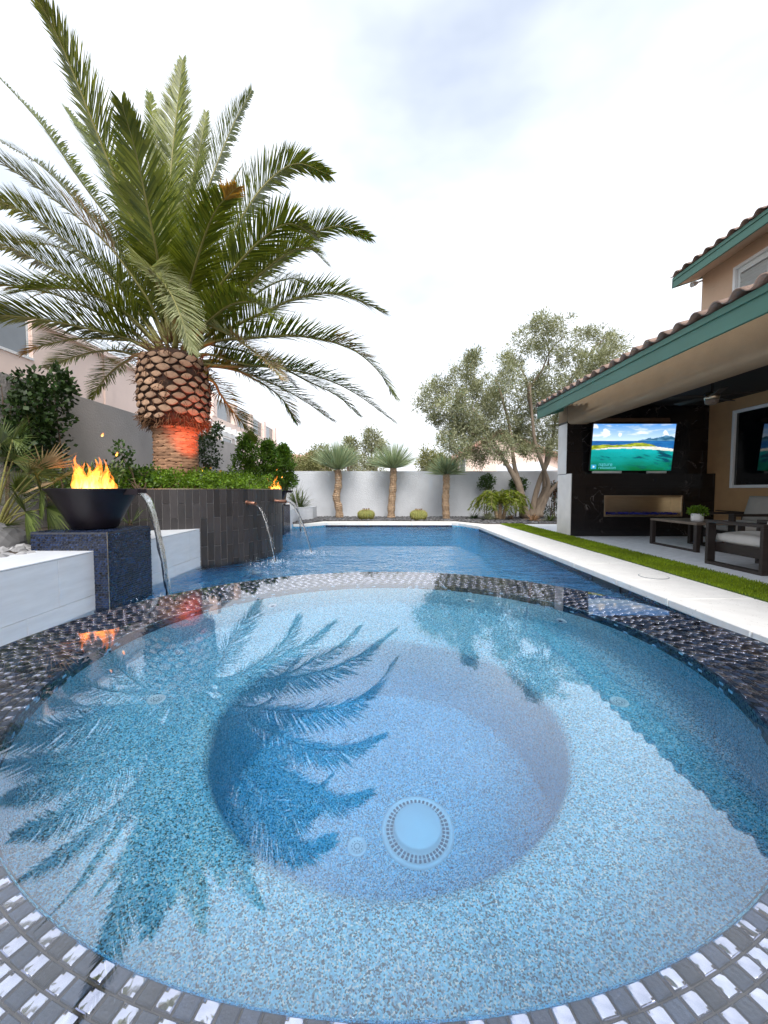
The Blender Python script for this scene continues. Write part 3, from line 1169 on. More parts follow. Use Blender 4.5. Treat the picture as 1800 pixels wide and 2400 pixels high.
def spout(label, wlabel, ang, z, L, reach, seed):
    a = R(ang)
    d = Vector((math.cos(a), math.sin(a), 0))
    p0 = Vector((PC[0], PC[1], z)) + d * (PR - .03)
    p1 = p0 + d * (L + .03) + Vector((0, 0, -.012))
    s_ = thing('copper_spout', label, 'spout', p0, 'copper spouts in the planter wall')
    mb = MB()
    o = Vector((0, 0, 1)).cross(d).normalized()
    ring = lambda p, r_: [p + (o * math.cos(2 * math.pi * k / 16) + Vector((0, 0, 1)) * math.sin(2 * math.pi * k / 16)) * r_ for k in range(16)]
    vs = ring(p0, .030) + ring(p1, .030) + ring(p1, .025) + ring(p1 - d * .1, .025)
    fs = [(q * 16 + k, q * 16 + (k + 1) % 16, (q + 1) * 16 + (k + 1) % 16, (q + 1) * 16 + k) for q in range(3) for k in range(16)]
    mb.add(vs, fs)
    mb.build('pipe', M['copper'], s_, True)
    mb = MB()
    mb.tube([p0 + d * .025, p0 + d * .036], [.043, .041], 16)
    mb.build('flange', M['copper'], s_, True)
    wj = thing('water_jet', wlabel, 'water', p1, 'water jets from the copper spouts')
    mb = MB()
    rr = random.Random(seed)
    pts, rad = [], []
    n = 26
    Hh = p1.z - PW
    for k in range(n + 1):
        t = k / n
        x = t * reach
        zz = p1.z - .006 - Hh * (t ** 2) * .98
        wv = .006 * math.sin(t * 31 + seed) * t
        pts.append(p1 - d * .05 + d * (x + .05 * min(1, t * 6)) + o * wv + Vector((0, 0, zz - p1.z)))
        rad.append((.022 - .010 * t) * (1 + .22 * math.sin(t * 37 + seed) * t))
    mb.tube(pts, rad, 9)
    mb.build('stream', M['jet'], wj, True)
    mb = MB()
    for k in range(34):                      # the stream breaks into drops
        t = .45 + .55 * rr.random()
        p = pts[int(t * n)] + Vector((rr.gauss(0, .016), rr.gauss(0, .016), rr.gauss(0, .03)))
        s_ = rr.uniform(.003, .007)
        mb.add([p + Vector(q) * s_ for q in ((1, 0, 0), (-1, 0, 0), (0, 1, 0), (0, -1, 0), (0, 0, 1.6), (0, 0, -1.6))],
               [(0, 2, 4), (2, 1, 4), (1, 3, 4), (3, 0, 4), (2, 0, 5), (1, 2, 5), (3, 1, 5), (0, 3, 5)])
    tag(mb.build('droplets', M['jet'], wj), kind='stuff')
    splash(wj, (pts[-1].x, pts[-1].y), seed, .30, 260)


spout('copper spout left of the two in the planter wall', 'water jet arcing from the left copper spout', -31, .80, .19, .42, 3)
spout('copper spout at the right end of the planter wall', 'water jet arcing from the right copper spout', -7, .81, .21, .45, 5)

# ------------------------------------------------------------------ boundary walls
XW, XWZ = -5.3, 2.63
bw = thing('boundary_wall', 'tall grey stucco wall along the left side behind the palm', 'wall', (XW, 6, 0))
mb = MB()
mb.box(XW - .2, XW, -5, 15.4, -.2, XWZ)
mb.build('wall_body', M['stucco_taupe'], bw)
bw2 = thing('boundary_wall', 'lower grey stucco wall across the back behind the yuccas', 'wall', (0, 15.2, 0))
mb = MB()
mb.box(-5.3, 8.6, 15.2, 15.4, -.2, 1.70)
mb.build('wall_body', M['stucco_grey'], bw2)
mb = MB()
x0 = PY(1036, 1150, 15.1).x
mb.box(x0, x0 + .42, 15.13, 15.2, -.1, 1.705)
mb.build('pilaster', M['stucco_grey'], bw2)

# grass strip
g = MB()
g.box(3.43, 4.03, -1, 12.2, -.05, .006)
struct('grass_strip_base', g, M['turf_base'], 'narrow strip of ground under the green turf', 'ground')
rng = np.random.default_rng(8)
N = 52000
yy = 1.5 + (12.1 - 1.5) * rng.uniform(0, 1, N) ** 1.5
C = np.stack([rng.uniform(3.425, 4.035, N), yy, np.full(N, .004)], 1)
D = np.stack([rng.normal(0, .45, N), rng.normal(0, .45, N), np.ones(N)], 1)
q = leaf_quads(rng, C, D, np.full(N, .034), .0035 + .0007 * yy, .1)
tag(mesh_obj('turf', fast_mesh('turf', q, 4, M['turf'])), 'bright green turf strip between the coping and the patio', 'grass', kind='stuff')

# ------------------------------------------------------------------ house on the right
XE, XEU, XH = 3.45, 6.60, 7.15           # patio eave, upper eave, house wall
YE = 9.37
FYL, FYU = 8.93, 9.17                     # fireplace faces, lower and upper
hs = thing('house', 'two storey tan house with a covered patio on the right', 'house', (XH, 4, 0))
# house wall with the patio window opening
wy0, wy1, wz0, wz1 = 4.7, 8.54, 1.045, 2.62
mb = MB()
mb.box(XH, XH + .3, -5, wy0, -.1, 3.9)
mb.box(XH, XH + .3, wy1, 9.6, -.1, 3.9)
mb.box(XH, XH + .3, wy0, wy1, -.1, wz0)
mb.box(XH, XH + .3, wy0, wy1, wz1, 3.9)
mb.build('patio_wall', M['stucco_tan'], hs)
uy0, uy1, uz0, uz1 = 6.4, 8.68, 4.2, 5.53
mb = MB()
mb.box(XH + .002, XH + .3, -5, uy0, 3.9, 6.2)
mb.box(XH + .002, XH + .3, uy1, 9.54, 3.9, 6.2)
mb.box(XH + .002, XH + .3, uy0, uy1, 3.9, uz0)
mb.box(XH + .002, XH + .3, uy0, uy1, uz1, 6.2)
mb.box(XH + .3, 13, 9.22, 9.54, 3.2, 6.2)
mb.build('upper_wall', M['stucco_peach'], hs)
mb = MB()
mb.box(XH - .006, XH, 2.0, 8.90, .555, .575)
mb.build('wall_joint', M['black_metal'], hs)


def window(y0, y1, z0, z1, shut, fw=.06):
    mb = MB()
    x0, x1 = XH - .03, XH + .06
    mb.bbox(x0, x1, y0, y0 + fw, z0, z1, .006)
    mb.bbox(x0, x1, y1 - fw, y1, z0, z1, .006)
    mb.bbox(x0 + .001, x1, y0 + fw, y1 - fw, z0, z0 + fw, .006)
    mb.bbox(x0 + .001, x1, y0 + fw, y1 - fw, z1 - fw, z1, .006)
    fr = mb.build('window_frame', M['white_paint'], hs)
    if shut:
        n = 3
        wd = (y1 - y0 - 2 * fw) / n
        for k in range(n):
            a = y0 + fw + k * wd
            mb = MB()
            mb.box(XH + .03, XH + .055, a + .004, a + .06, z0 + fw, z1 - fw)
            mb.box(XH + .03, XH + .055, a + wd - .06, a + wd - .004, z0 + fw, z1 - fw)
            mb.box(XH + .03, XH + .055, a + .06, a + wd - .06, z1 - fw - .1, z1 - fw)
            sh_ = mb.build('shutter', M['shutter'], fr)
            zz = z0 + fw + .02
            mb = MB()
            while zz < z1 - fw - .12:
                Mx = Matrix.Translation((XH + .045, 0, zz)) @ Matrix.Rotation(R(28), 4, 'Y')
                mb.box(-.032, .032, a + .06, a + wd - .06, -.004, .004, 0, Mx)
                zz += .06
            mb.build('slats', M['shutter'], fr)
    mb = MB()
    x = XH + (.02 if not shut else .10)
    mb.box(x, x + .01, y0 + fw, y1 - fw, z0 + fw, z1 - fw)
    mb.build('pane', M['window_glass'] if not shut else M['white_paint'], fr)


window(wy0, wy1, wz0, wz1, False)
window(uy0, uy1, uz0, uz1, True)

# beam along the patio front with a rounded lower edge, and the pillar
XB, ZB = 4.03, 2.45
mb = MB()
rr_ = .09
sec = [(XB, 2.98)] + [(XB + rr_ - rr_ * math.cos(t), ZB + rr_ - rr_ * math.sin(t)) for t in [math.pi / 2 * k / 8 for k in range(9)]] + [(XB + .42, ZB), (XB + .42, 2.98)]
n_ = len(sec)
mb.add([(x, -5, z) for x, z in sec] + [(x, 9.62, z) for x, z in sec],
       [(i, (i + 1) % n_, n_ + (i + 1) % n_, n_ + i) for i in range(n_)] + [tuple(range(n_)), tuple(range(2 * n_ - 1, n_ - 1, -1))])
mb.build('beam', M['stucco_beam'], hs, True)
mb = MB()
mb.bbox(XB + .004, XB + .30, 8.95, 9.62, -.05, 1.36, .012)
mb.box(XB + .004, PY(1328, 1050, FYU).x, FYU, 9.62, 1.362, ZB + .02)
mb.build('pillar', M['stucco_cream'], hs)
# ceiling, soffit, roof decks
mb = MB()
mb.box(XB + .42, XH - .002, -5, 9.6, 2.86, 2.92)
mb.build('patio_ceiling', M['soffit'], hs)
mb = MB()
mb.add([(XE + .03, -5, 2.64), (XB - .001, -5, 2.86), (XB - .001, YE, 2.86), (XE + .03, YE, 2.64)], [(0, 1, 2, 3)])
mb.build('soffit', M['stucco_beam'], hs)


def eave(x, y_end, z0, z1, slope, x_top, y_start, seed, pitch):
    """fascia boards, deck and the first courses of S tiles; x the eave line, z0..z1 the fascia"""
    mb = MB()
    mb.box(x, x + .035, y_start, y_end, z0, z1 - .07)
    mb.build('fascia_board', M['fascia'], hs)
    mb = MB()
    mb.box(x - .018, x + .03, y_start, y_end + .004, z1 - .068, z1)
    mb.build('fascia_trim', M['fascia'], hs)
    L = x_top - x
    mb = MB()
    zt_ = z1 + .005
    mb.add([(x + .01, y_start, zt_), (x_top, y_start, zt_ + L * slope), (x_top, y_end, zt_ + L * slope), (x + .01, y_end, zt_),
            (x + .04, y_start, zt_ - .03), (x_top, y_start, zt_ + L * slope - .05), (x_top, y_end, zt_ + L * slope - .05), (x + .04, y_end, zt_ - .03)],
           [(0, 1, 2, 3), (7, 6, 5, 4), (0, 4, 5, 1), (3, 2, 6, 7), (0, 3, 7, 4), (1, 5, 6, 2)])
    rf = mb.build('roof', M['soffit'], hs)
    # rake board on the far end
    mb = MB()
    mb.add([(x, y_end, z0), (x_top, y_end, z0 + L * slope), (x_top, y_end, z1 + L * slope), (x, y_end, z1),
            (x, y_end - .035, z0), (x_top, y_end - .035, z0 + L * slope), (x_top, y_end - .035, z1 + L * slope), (x, y_end - .035, z1)],
           [(0, 1, 2, 3), (7, 6, 5, 4), (0, 4, 5, 1), (3, 2, 6, 7)])
    mb.v = [(a, b_ + .036, c_) for a, b_, c_ in mb.v]
    mb.build('rake_board', M['fascia'], hs)
    # S tile
    t = MB()
    n_ = 14
    th = .016
    amp = .046
    Lt = .44
    pf = []
    for k in range(n_ + 1):
        s_ = k / n_
        hgt = amp * math.sin(math.pi * s_ / .62) ** .85 if s_ < .62 else -amp * .42 * math.sin(math.pi * (s_ - .62) / .38)
        pf.append((s_ * pitch, hgt))
    vs = []
    for xx, dz in ((-.055, .0), (Lt - .055, -.012)):
        vs += [(xx, y, z + .045 + dz) for y, z in pf] + [(xx, y, z + .045 + dz - th) for y, z in pf]
    m_ = n_ + 1
    fs = []
    for k in range(n_):
        fs += [(k, k + 1, 2 * m_ + k + 1, 2 * m_ + k), (m_ + k + 1, m_ + k, 3 * m_ + k, 3 * m_ + k + 1), (k + 1, k, m_ + k, m_ + k + 1), (2 * m_ + k, 2 * m_ + k + 1, 3 * m_ + k + 1, 3 * m_ + k)]
    fs += [(0, 2 * m_, 3 * m_, m_), (m_ - 1, 2 * m_ - 1, 4 * m_ - 1, 3 * m_ - 1)]
    t.add(vs, fs)
    me = t.mesh('s tile', M['roof_tile'], True)
    rr = random.Random(seed)
    th_ = math.atan(slope)
    for course in range(2):
        y = y_end + .03 - pitch
        while y > y_start:
            Mx = Matrix.Translation((x + course * .36 * math.cos(th_), y, zt_ + .002 + course * .36 * math.sin(th_) + course * .016)) @ Matrix.Rotation(-th_, 4, 'Y') @ Matrix.Translation((rr.uniform(-.008, .008), rr.uniform(-.003, .003), rr.uniform(-.002, .003)))
            inst('roof_tile', me, rf, Mx)
            y -= pitch


eave(XE, YE, 2.605, 2.85, .29, XH, -3, 1, .271)
eave(XEU, 9.69, 5.61, 5.83, .33, 9.5, 3.4, 2, .293)
mb = MB()
mb.add([(XEU + .03, 3.4, 5.64), (XH + .002, 3.4, 5.80), (XH + .002, 9.69, 5.80), (XEU + .03, 9.69, 5.64)], [(0, 1, 2, 3)])
mb.build('upper_soffit', M['stucco_peach'], hs)
sl = thing('security_light', 'small white security light under the upper eave corner', 'light', PY(1632, 664, 9.56))
p = PY(1650, 656, 9.56)
q = PY(1621, 668, 9.54)
mb = MB()
mb.tube([p, (p + q) / 2], [.02, .018], 10)
mb.build('arm', M['white_paint'], sl)
mb = MB()
mb.tube([(p + q) / 2, q * .7 + p * .3, q], [.025, .05, .055], 14)
mb.build('lamp_head', M['white_paint'], sl)

# fireplace wall
fp = thing('outdoor_fireplace', 'black marble fireplace wall with a long steel firebox under the television', 'fireplace', (5.6, 9.2, 0))
fx0, fx1, fz0, fz1 = PY(1417, 1160, FYL).x, PY(1601, 1160, FYL).x, PY(1500, 1211, FYL).z, PY(1500, 1161, FYL).z
xl0 = PY(1339, 1200, FYL).x
mb = MB()
mb.box(xl0, fx0, FYL + .012, 9.62, 0, 1.348)
mb.box(fx1, XH - .003, FYL + .012, 9.62, 0, 1.348)
mb.box(fx0, fx1, FYL + .012, 9.62, 0, fz0)
mb.box(fx0, fx1, FYL + .012, 9.62, fz1, 1.348)
mb.box(PY(1328, 1050, FYU).x + .006, XH - .003, FYU + .012, 9.62, 1.348, 2.86)
mb.build('core', M['black_metal'], fp)


def sub(r, h):
    x0, x1, z0, z1 = r
    a0, a1, c0, c1 = h
    if x1 <= a0 or x0 >= a1 or z1 <= c0 or z0 >= c1:
        return [r]
    o = []
    if z0 < c0:
        o.append((x0, x1, z0, c0))
    if z1 > c1:
        o.append((x0, x1, c1, z1))
    zz0, zz1 = max(z0, c0), min(z1, c1)
    if x0 < a0:
        o.append((x0, a0, zz0, zz1))
    if x1 > a1:
        o.append((a1, x1, zz0, zz1))
    return o


zr = [0, .155, .46, .765, 1.07, 1.36]
for r_ in range(5):
    x = xl0 - (.3 if r_ % 2 else 0)
    while x < XH:
        rect = (max(x, xl0), min(x + .61, XH - .004), zr[r_], zr[r_ + 1])
        if rect[1] - rect[0] > .02:
            for (a, b_, c_, d_) in sub(rect, (fx0 - .005, fx1 + .005, fz0 - .005, fz1 + .005)):
                mb = MB()
                mb.bbox(a + .0015, b_ - .0015, FYL, FYL + .012, c_ + .0015, d_ - .0015, .002)
                mb.build('marble_panel', M['marble'], fp)
        x += .61
xu0 = PY(1328, 1050, FYU).x
for r_ in range(3):
    x = xu0 - (.3 if r_ % 2 else 0)
    while x < XH:
        a, b_ = max(x, xu0), min(x + 1.0, XH - .004)
        if b_ - a > .02:
            mb = MB()
            mb.bbox(a + .0015, b_ - .0015, FYU, FYU + .012, 1.3625 + r_ * .5, min(2.855, 1.36 + (r_ + 1) * .5 - .0015), .002)
            mb.build('marble_panel', M['marble'], fp)
        x += 1.0
mb = MB()
mb.bbox(xl0, XH - .004, FYL + .001, FYU - .001, 1.3485, 1.3605, .002)
mb.build('ledge', M['marble'], fp)
mb = MB()
fw = .035
mb.bbox(fx0, fx0 + fw, FYL - .006, FYL + .03, fz0, fz1, .004)
mb.bbox(fx1 - fw, fx1, FYL - .006, FYL + .03, fz0, fz1, .004)
mb.bbox(fx0 + fw, fx1 - fw, FYL - .005, FYL + .03, fz0, fz0 + fw * 1.3, .004)
mb.bbox(fx0 + fw, fx1 - fw, FYL - .005, FYL + .03, fz1 - fw, fz1, .004)
fb = mb.build('firebox', M['steel'], fp)
mb = MB()
mb.box(fx0, fx1, FYL + .36, FYL + .37, fz0, fz1)
mb.box(fx0, fx0 + .01, FYL + .031, FYL + .36, fz0, fz1)
mb.box(fx1 - .01, fx1, FYL + .031, FYL + .36, fz0, fz1)
mb.box(fx0 + .01, fx1 - .01, FYL + .031, FYL + .36, fz0, fz0 + .03)
mb.box(fx0 + .01, fx1 - .01, FYL + .031, FYL + .36, fz1 - .03, fz1)
mb.build('liner', M['steel'], fb)
rng_ = random.Random(4)
mb = MB()
for _ in range(900):
    s_ = rng_.uniform(.008, .018)
    c_ = Vector((rng_.uniform(fx0 + .04, fx1 - .04), rng_.uniform(FYL + .04, FYL + .33), fz0 + .045 + rng_.uniform(0, .035)))
    Rm = Matrix.Rotation(rng_.uniform(0, 6), 3, 'Z') @ Matrix.Rotation(rng_.uniform(0, 6), 3, 'X')
    mb.add([c_ + Rm @ (Vector(q_) * s_) for q_ in ((1, 0, 0), (-1, 0, 0), (0, 1, 0), (0, -1, 0), (0, 0, 1), (0, 0, -1))],
           [(0, 2, 4), (2, 1, 4), (1, 3, 4), (3, 0, 4), (2, 0, 5), (1, 2, 5), (3, 1, 5), (0, 3, 5)])
tag(mb.build('fire_glass', M['beads'], fb), kind='stuff')

# television
tvw, tvh = 1.76, .99
tcx, tcz = (PY(1391, 1050, 8.9).x + PY(1581, 1050, 8.9).x) / 2, (PY(1480, 996, 8.9).z + PY(1480, 1100, 8.9).z) / 2
tv = thing('television', 'large flat television showing an island beach on the black marble wall', 'television', (tcx, 8.95, tcz))
tv.rotation_euler = (R(7), 0, R(0))
hw, hh = tvw / 2, tvh / 2
mb = MB()
mb.bbox(-hw - .012, hw + .012, 0, .05, -hh - .014, hh + .012, .004)
mb.build('casing', M['tv_body'], tv, local=True)
mb = MB()
mb.box(-.3, .3, .05, .16, -.2, .2)
mb.build('wall_mount', M['black_metal'], tv, local=True)


def tv_colour(x, z):
    """the beach film on the screen, x and z from -1 to 1"""
    fr = lambda a, b_, c_=0: mnoise.fractal(Vector((a, b_, c_)), .9, 2.1, 5)
    lerp = lambda a, b_, t: [p + (q - p) * max(0, min(1, t)) for p, q in zip(a, b_)]
    hz = .28
    if z > hz:
        t = (z - hz) / .72
        c = lerp((.62, .80, .95), (.10, .32, .78), t ** .8)
        c = lerp(c, (.92, .95, 1), (fr(x * 1.3 + 3, z * 4.2) - .12) * 2.2 * (1 - .3 * t))
        for cx_, cz_, r_ in ((-.68, .62, .11), (-.34, .54, .05), (.76, .6, .08), (-.95, .9, .07)):
            d = math.hypot((x - cx_), (z - cz_) * .6) / r_ + fr(x * 9, z * 9, 4) * .5
            c = lerp(c, (.95, .97, 1), (1.05 - d) * 2.5)
        ridge = np.interp(x, [.08, .2, .3, .4, .48, .56, .64, .78, .88, 1], [0, .04, .09, .14, .10, .13, .17, .25, .21, .15]) + fr(x * 8, 2) * .03
        if x > .1 and z < hz + ridge:
            c = lerp((.10, .26, .42), (.02, .10, .18), .5 + fr(x * 7, z * 9, 1) * 1.3)
        return c
    top = np.interp(x, [-1, -.7, -.4, -.2, 0, .22, .42, .55, .6], [.08, .12, .10, .13, .19, .21, .15, .07, .02]) + fr(x * 9, 7) * .02
    bot = np.interp(x, [-1, -.7, -.3, .2, .6], [-.10, -.03, .02, .04, .05]) + fr(x * 6, 9) * .012
    sand = np.interp(x, [-1, -.85, -.45, 0, .5, 1], [-.10, -.10, -.05, -.05, -.09, -.16]) + fr(x * 7, 5) * .015
    if x < .6 and bot < z < top:
        return lerp((.16, .22, .01), (.46, .50, .05), .5 + fr(x * 6, z * 16, 2) * 1.2)
    sb_ = np.interp(x, [-1, .3, .6, 1], [bot, bot, .03, -.06]) if x < .6 else np.interp(x, [.6, 1], [.03, -.06])
    if sand < z <= sb_ and x > -.9:
        return lerp((.62, .62, .52), (.9, .89, .82), .5 + fr(x * 8, z * 20, 3))
    if z > sb_:
        return lerp((.01, .08, .30), (.02, .20, .48), .4 + fr(x * 3, z * 40, 6) * .8)
    t = (z + 1) / .95
    c = lerp((.0, .12, .035), (.005, .40, .42), t ** 1.1 + fr(x * 1.5, z * 3, 8) * .25)
    reef = fr(x * 2.2 + 8, z * 6 + x * 2, 11) + .55 * max(0, x - .1) - .38 - .5 * max(0, -.75 - z)
    return lerp(c, (.0, .06, .10), reef * 2.6)


ES = .60
nx, nzz = 176, 99
vs = [((i / nx * 2 - 1) * hw, -.001, (j / nzz * 2 - 1) * hh) for j in range(nzz + 1) for i in range(nx + 1)]
fs = [(j * (nx + 1) + i, j * (nx + 1) + i + 1, (j + 1) * (nx + 1) + i + 1, (j + 1) * (nx + 1) + i) for j in range(nzz) for i in range(nx)]
smat, n, l, b = new_mat('television picture')
at = n.new('ShaderNodeAttribute')
at.attribute_name = 'film'
b.inputs['Base Color'].default_value = (.004, .004, .004, 1)
b.inputs['Roughness'].default_value = .15
l.new(at.outputs['Color'], b.inputs['Emission Color'])
b.inputs['Emission Strength'].default_value = ES
mb = MB()
mb.add(vs, fs)
scr = mb.build('screen', smat, tv, local=True)
ca = scr.data.color_attributes.new('film', 'FLOAT_COLOR', 'POINT')
ca.data.foreach_set('color', [q for x, y, z in vs for q in (*tv_colour(x / hw, z / hh), 1)])
logo_m = emis('screen logo', (.12, .55, .66), ES * .8)
mb = MB()
mb.box(-.98 * hw, -.85 * hw, -.0022, -.0018, -.93 * hh, -.74 * hh)
mb.build('logo_tile', emis('screen logo tile', (.03, .30, .50), ES), scr, local=True)
mb = MB()
mb.add([(-.935 * hw, -.0026, -.885 * hh), (-.885 * hw, -.0026, -.835 * hh), (-.935 * hw, -.0026, -.785 * hh)], [(0, 1, 2)])
mb.build('play_mark', emis('screen mark', (.8, .9, 1), ES), scr, local=True)
for txt, x, z, size in (('nature', -.80, -.80, .115), ('relaxation', -.80, -.93, .095)):
    cu = bpy.data.curves.new('caption', 'FONT')
    cu.body = txt
    cu.size = size
    to = bpy.data.objects.new('caption', cu)
    COL.objects.link(to)
    me = bpy.data.meshes.new_from_object(to.evaluated_get(bpy.context.evaluated_depsgraph_get()))
    bpy.data.objects.remove(to)
    me.materials.append(logo_m)
    inst('caption', me, scr, Matrix.Translation((x * hw, -.0036, z * hh)) @ Matrix.Rotation(R(90), 4, 'X'), True)
for lab, u0, u1 in (('pale slim bar speaker under the left end of the television', 1390, 1457), ('short pale bar under the right end of the television', 1518, 1562)):
    a, b_ = PY(u0, 1107, 8.98), PY(u1, 1107, 8.98)
    sb_ = thing('bar_speaker', lab, 'speaker', (a.x, 8.98, 1.362))
    mb = MB()
    mb.bbox(a.x, b_.x, 8.97, 9.04, 1.366, 1.415, .008)
    mb.build('grille', M['shutter'], sb_)
    mb = MB()
    mb.box(a.x + .03, b_.x - .03, 8.98, 9.03, 1.3606, 1.366)
    mb.build('foot', M['black_metal'], sb_)
a, b_ = PY(1394, 985, 9.05), PY(1570, 985, 9.05)
ht = thing('bar_heater', 'dark brown heater bar mounted above the television', 'heater', (a.x, 9.1, a.z))
mb = MB()
mb.bbox(a.x, b_.x, 9.02, 9.14, a.z - .05, a.z + .05, .015)
mb.build('casing', M['heater'], ht)
for k in (.2, .8):
    mb = MB()
    x = a.x + (b_.x - a.x) * k
    mb.box(x - .02, x + .02, 9.14, 9.17, a.z - .03, a.z + .03)
    mb.build('bracket', M['black_metal'], ht)

# ceiling fan
c = PY(1668, 938, 6.9)
cf = thing('ceiling_fan', 'dark ceiling fan with a pale light in the covered patio', 'fan', (c.x, c.y, 2.86))
mb = MB()
mb.tube([(c.x, c.y, 2.86), (c.x, c.y, c.z + .12)], .018, 10)
mb.build('rod', M['black_metal'], cf)
mb = MB()
mb.lathe([(.0, c.z + .13), (.09, c.z + .12), (.11, c.z + .05), (.10, c.z + .01), (0.0, c.z)], (c.x, c.y), 24)
mb.build('motor', M['steel'], cf, True)
mb = MB()
mb.lathe([(.10, c.z - .002), (.09, c.z - .05), (.05, c.z - .075), (0.0, c.z - .08)], (c.x, c.y), 24)
mb.build('lamp_bowl', M['table_top'], cf, True)
for k in range(5):
    Mx = Matrix.Translation((c.x, c.y, c.z + .06)) @ Matrix.Rotation(2 * math.pi * k / 5 + .5, 4, 'Z') @ Matrix.Rotation(R(10), 4, 'X')
    mb = MB()
    mb.bbox(.1, .66, -.065, .065, -.006, .006, .004, 0, Mx)
    mb.build('blade', M['wood_dark'], cf)


# furniture
def cushion(name, w, d, h, mat, parent, Mx, puff=.035, local=True):
    """soft pillow block centred on its base"""
    nx, ny, nz_ = 10, 10, 4
    vs, fs, idx = [], [], {}

    def pt(i, j, k):
        if (i, j, k) in idx:
            return idx[i, j, k]
        u, v, t = i / nx * 2 - 1, j / ny * 2 - 1, k / nz_ * 2 - 1
        e = .06
        x = u * w / 2 * (1 - e * t * t * .5) * (1 - .02 * (1 - abs(t)) * 0)
        y = v * d / 2 * (1 - e * t * t * .5)
        z = t * h / 2 * (1 - .35 * max(abs(u), abs(v)) ** 6) + t * puff * (1 - u * u) * (1 - v * v)
        idx[i, j, k] = len(vs)
        vs.append(Mx @ Vector((x, y, z + h / 2)))
        return idx[i, j, k]
    for i in range(nx):
        for j in range(ny):
            fs.append((pt(i, j, nz_), pt(i + 1, j, nz_), pt(i + 1, j + 1, nz_), pt(i, j + 1, nz_)))
            fs.append((pt(i, j, 0), pt(i, j + 1, 0), pt(i + 1, j + 1, 0), pt(i + 1, j, 0)))
    for i in range(nx):
        for k in range(nz_):
            fs.append((pt(i, 0, k), pt(i + 1, 0, k), pt(i + 1, 0, k + 1), pt(i, 0, k + 1)))
            fs.append((pt(i, ny, k), pt(i, ny, k + 1), pt(i + 1, ny, k + 1), pt(i + 1, ny, k)))
    for j in range(ny):
        for k in range(nz_):
            fs.append((pt(0, j, k), pt(0, j, k + 1), pt(0, j + 1, k + 1), pt(0, j + 1, k)))
            fs.append((pt(nx, j, k), pt(nx, j + 1, k), pt(nx, j + 1, k + 1), pt(nx, j, k + 1)))
    mb = MB()
    mb.add(vs, fs)
    o = mb.build(name, mat, parent, True, local)
    return o


def lounge_chair(label, loc, rz, group, back_mat):
    """local: x across, y towards the front; origin at the middle of the floor print"""
    t = thing('lounge_chair', label, 'chair', loc, group, rz)
    W, Dp, A = .80, .86, .60
    bw_ = .11
    for s in (-1, 1):
        x0, x1 = (s * W / 2, s * (W / 2 - bw_)) if s < 0 else (s * (W / 2 - bw_), s * W / 2)
        mb = MB()
        mb.bbox(x0, x1, -Dp / 2, Dp / 2, A - .04, A, .004)
        mb.build('arm', M['wood_dark'], t, local=True)
        mb = MB()
        mb.bbox(x0, x1, -Dp / 2, Dp / 2, 0, .04, .004)
        mb.build('floor_rail', M['wood_dark'], t, local=True)
        for y0 in (-Dp / 2, Dp / 2 - .045):
            mb = MB()
            mb.bbox(x0, x1, y0, y0 + .045, .0405, A - .0405, .004)
            mb.build('leg', M['wood_dark'], t, local=True)
        xi = s * (W / 2 - bw_ - .016)
        mb = MB()
        mb.bbox(xi - .015, xi + .015, -Dp / 2 + .02, Dp / 2 - .02, .17, .30, .004)
        mb.build('side_rail', M['wood_dark'], t, local=True)
    mb = MB()
    mb.bbox(-W / 2 + bw_ + .03, W / 2 - bw_ - .03, Dp / 2 - .05, Dp / 2 - .02, .17, .30, .004)
    mb.bbox(-W / 2 + bw_ + .03, W / 2 - bw_ - .03, -Dp / 2 + .02, Dp / 2 - .05, .265, .285, .004)
    mb.build('seat_frame', M['wood_dark'], t, local=True)
    mb = MB()
    Mb = Matrix.Translation((0, -Dp / 2 + .05, .30)) @ Matrix.Rotation(R(14), 4, 'X')
    for k in range(4):
        mb.bbox(-W / 2 + bw_ + .03, W / 2 - bw_ - .03, -.02, .0, .03 + k * .11, .10 + k * .11, .004, 0, Mb)
    mb.build('back_frame', M['wood_dark'], t, local=True)
    sc_ = cushion('seat_cushion', W - 2 * bw_ - .04, Dp - .10, .15, M['cushion'], t, Matrix.Translation((0, .03, .29)))
    Mc = Matrix.Translation((0, -Dp / 2 + .11, .42)) @ Matrix.Rotation(R(16), 4, 'X') @ Matrix.Rotation(R(90), 4, 'X') @ Matrix.Translation((0, .24, -.075))
    cushion('back_cushion', W - 2 * bw_ - .04, .50, .15, back_mat, t, Mc)
    return t


lounge_chair('dark timber lounge chair with off white cushions at the right edge by the grass', (4.80, 5.20, 0), 0, 'patio lounge chairs', M['cushion'])
c2 = lounge_chair('lounge chair with a grey back cushion facing the pool against the house wall', (6.25, 7.26, 0), R(90), 'patio lounge chairs', M['cushion_grey'])

ct = thing('coffee_table', 'low dark timber coffee table with loop legs in front of the fireplace', 'table', (5.38, 7.16, 0))
tx0, tx1, ty0, ty1, tz = 5.0, 5.78, 6.58, 7.74, .48
mb = MB()
mb.bbox(tx0, tx1, ty0, ty1, tz - .04, tz, .004)
mb.build('table_top', M['table_top'], ct)
for x in (tx0, tx1 - .07):
    for y in (ty0, ty1 - .07):
        mb = MB()
        mb.bbox(x, x + .07, y, y + .07, 0, tz - .0405, .004)
        mb.build('leg', M['wood_dark'], ct)
    mb = MB()
    mb.bbox(x + .01, x + .06, ty0 + .0705, ty1 - .0705, .0, .035, .003)
    mb.build('stretcher', M['wood_dark'], ct)

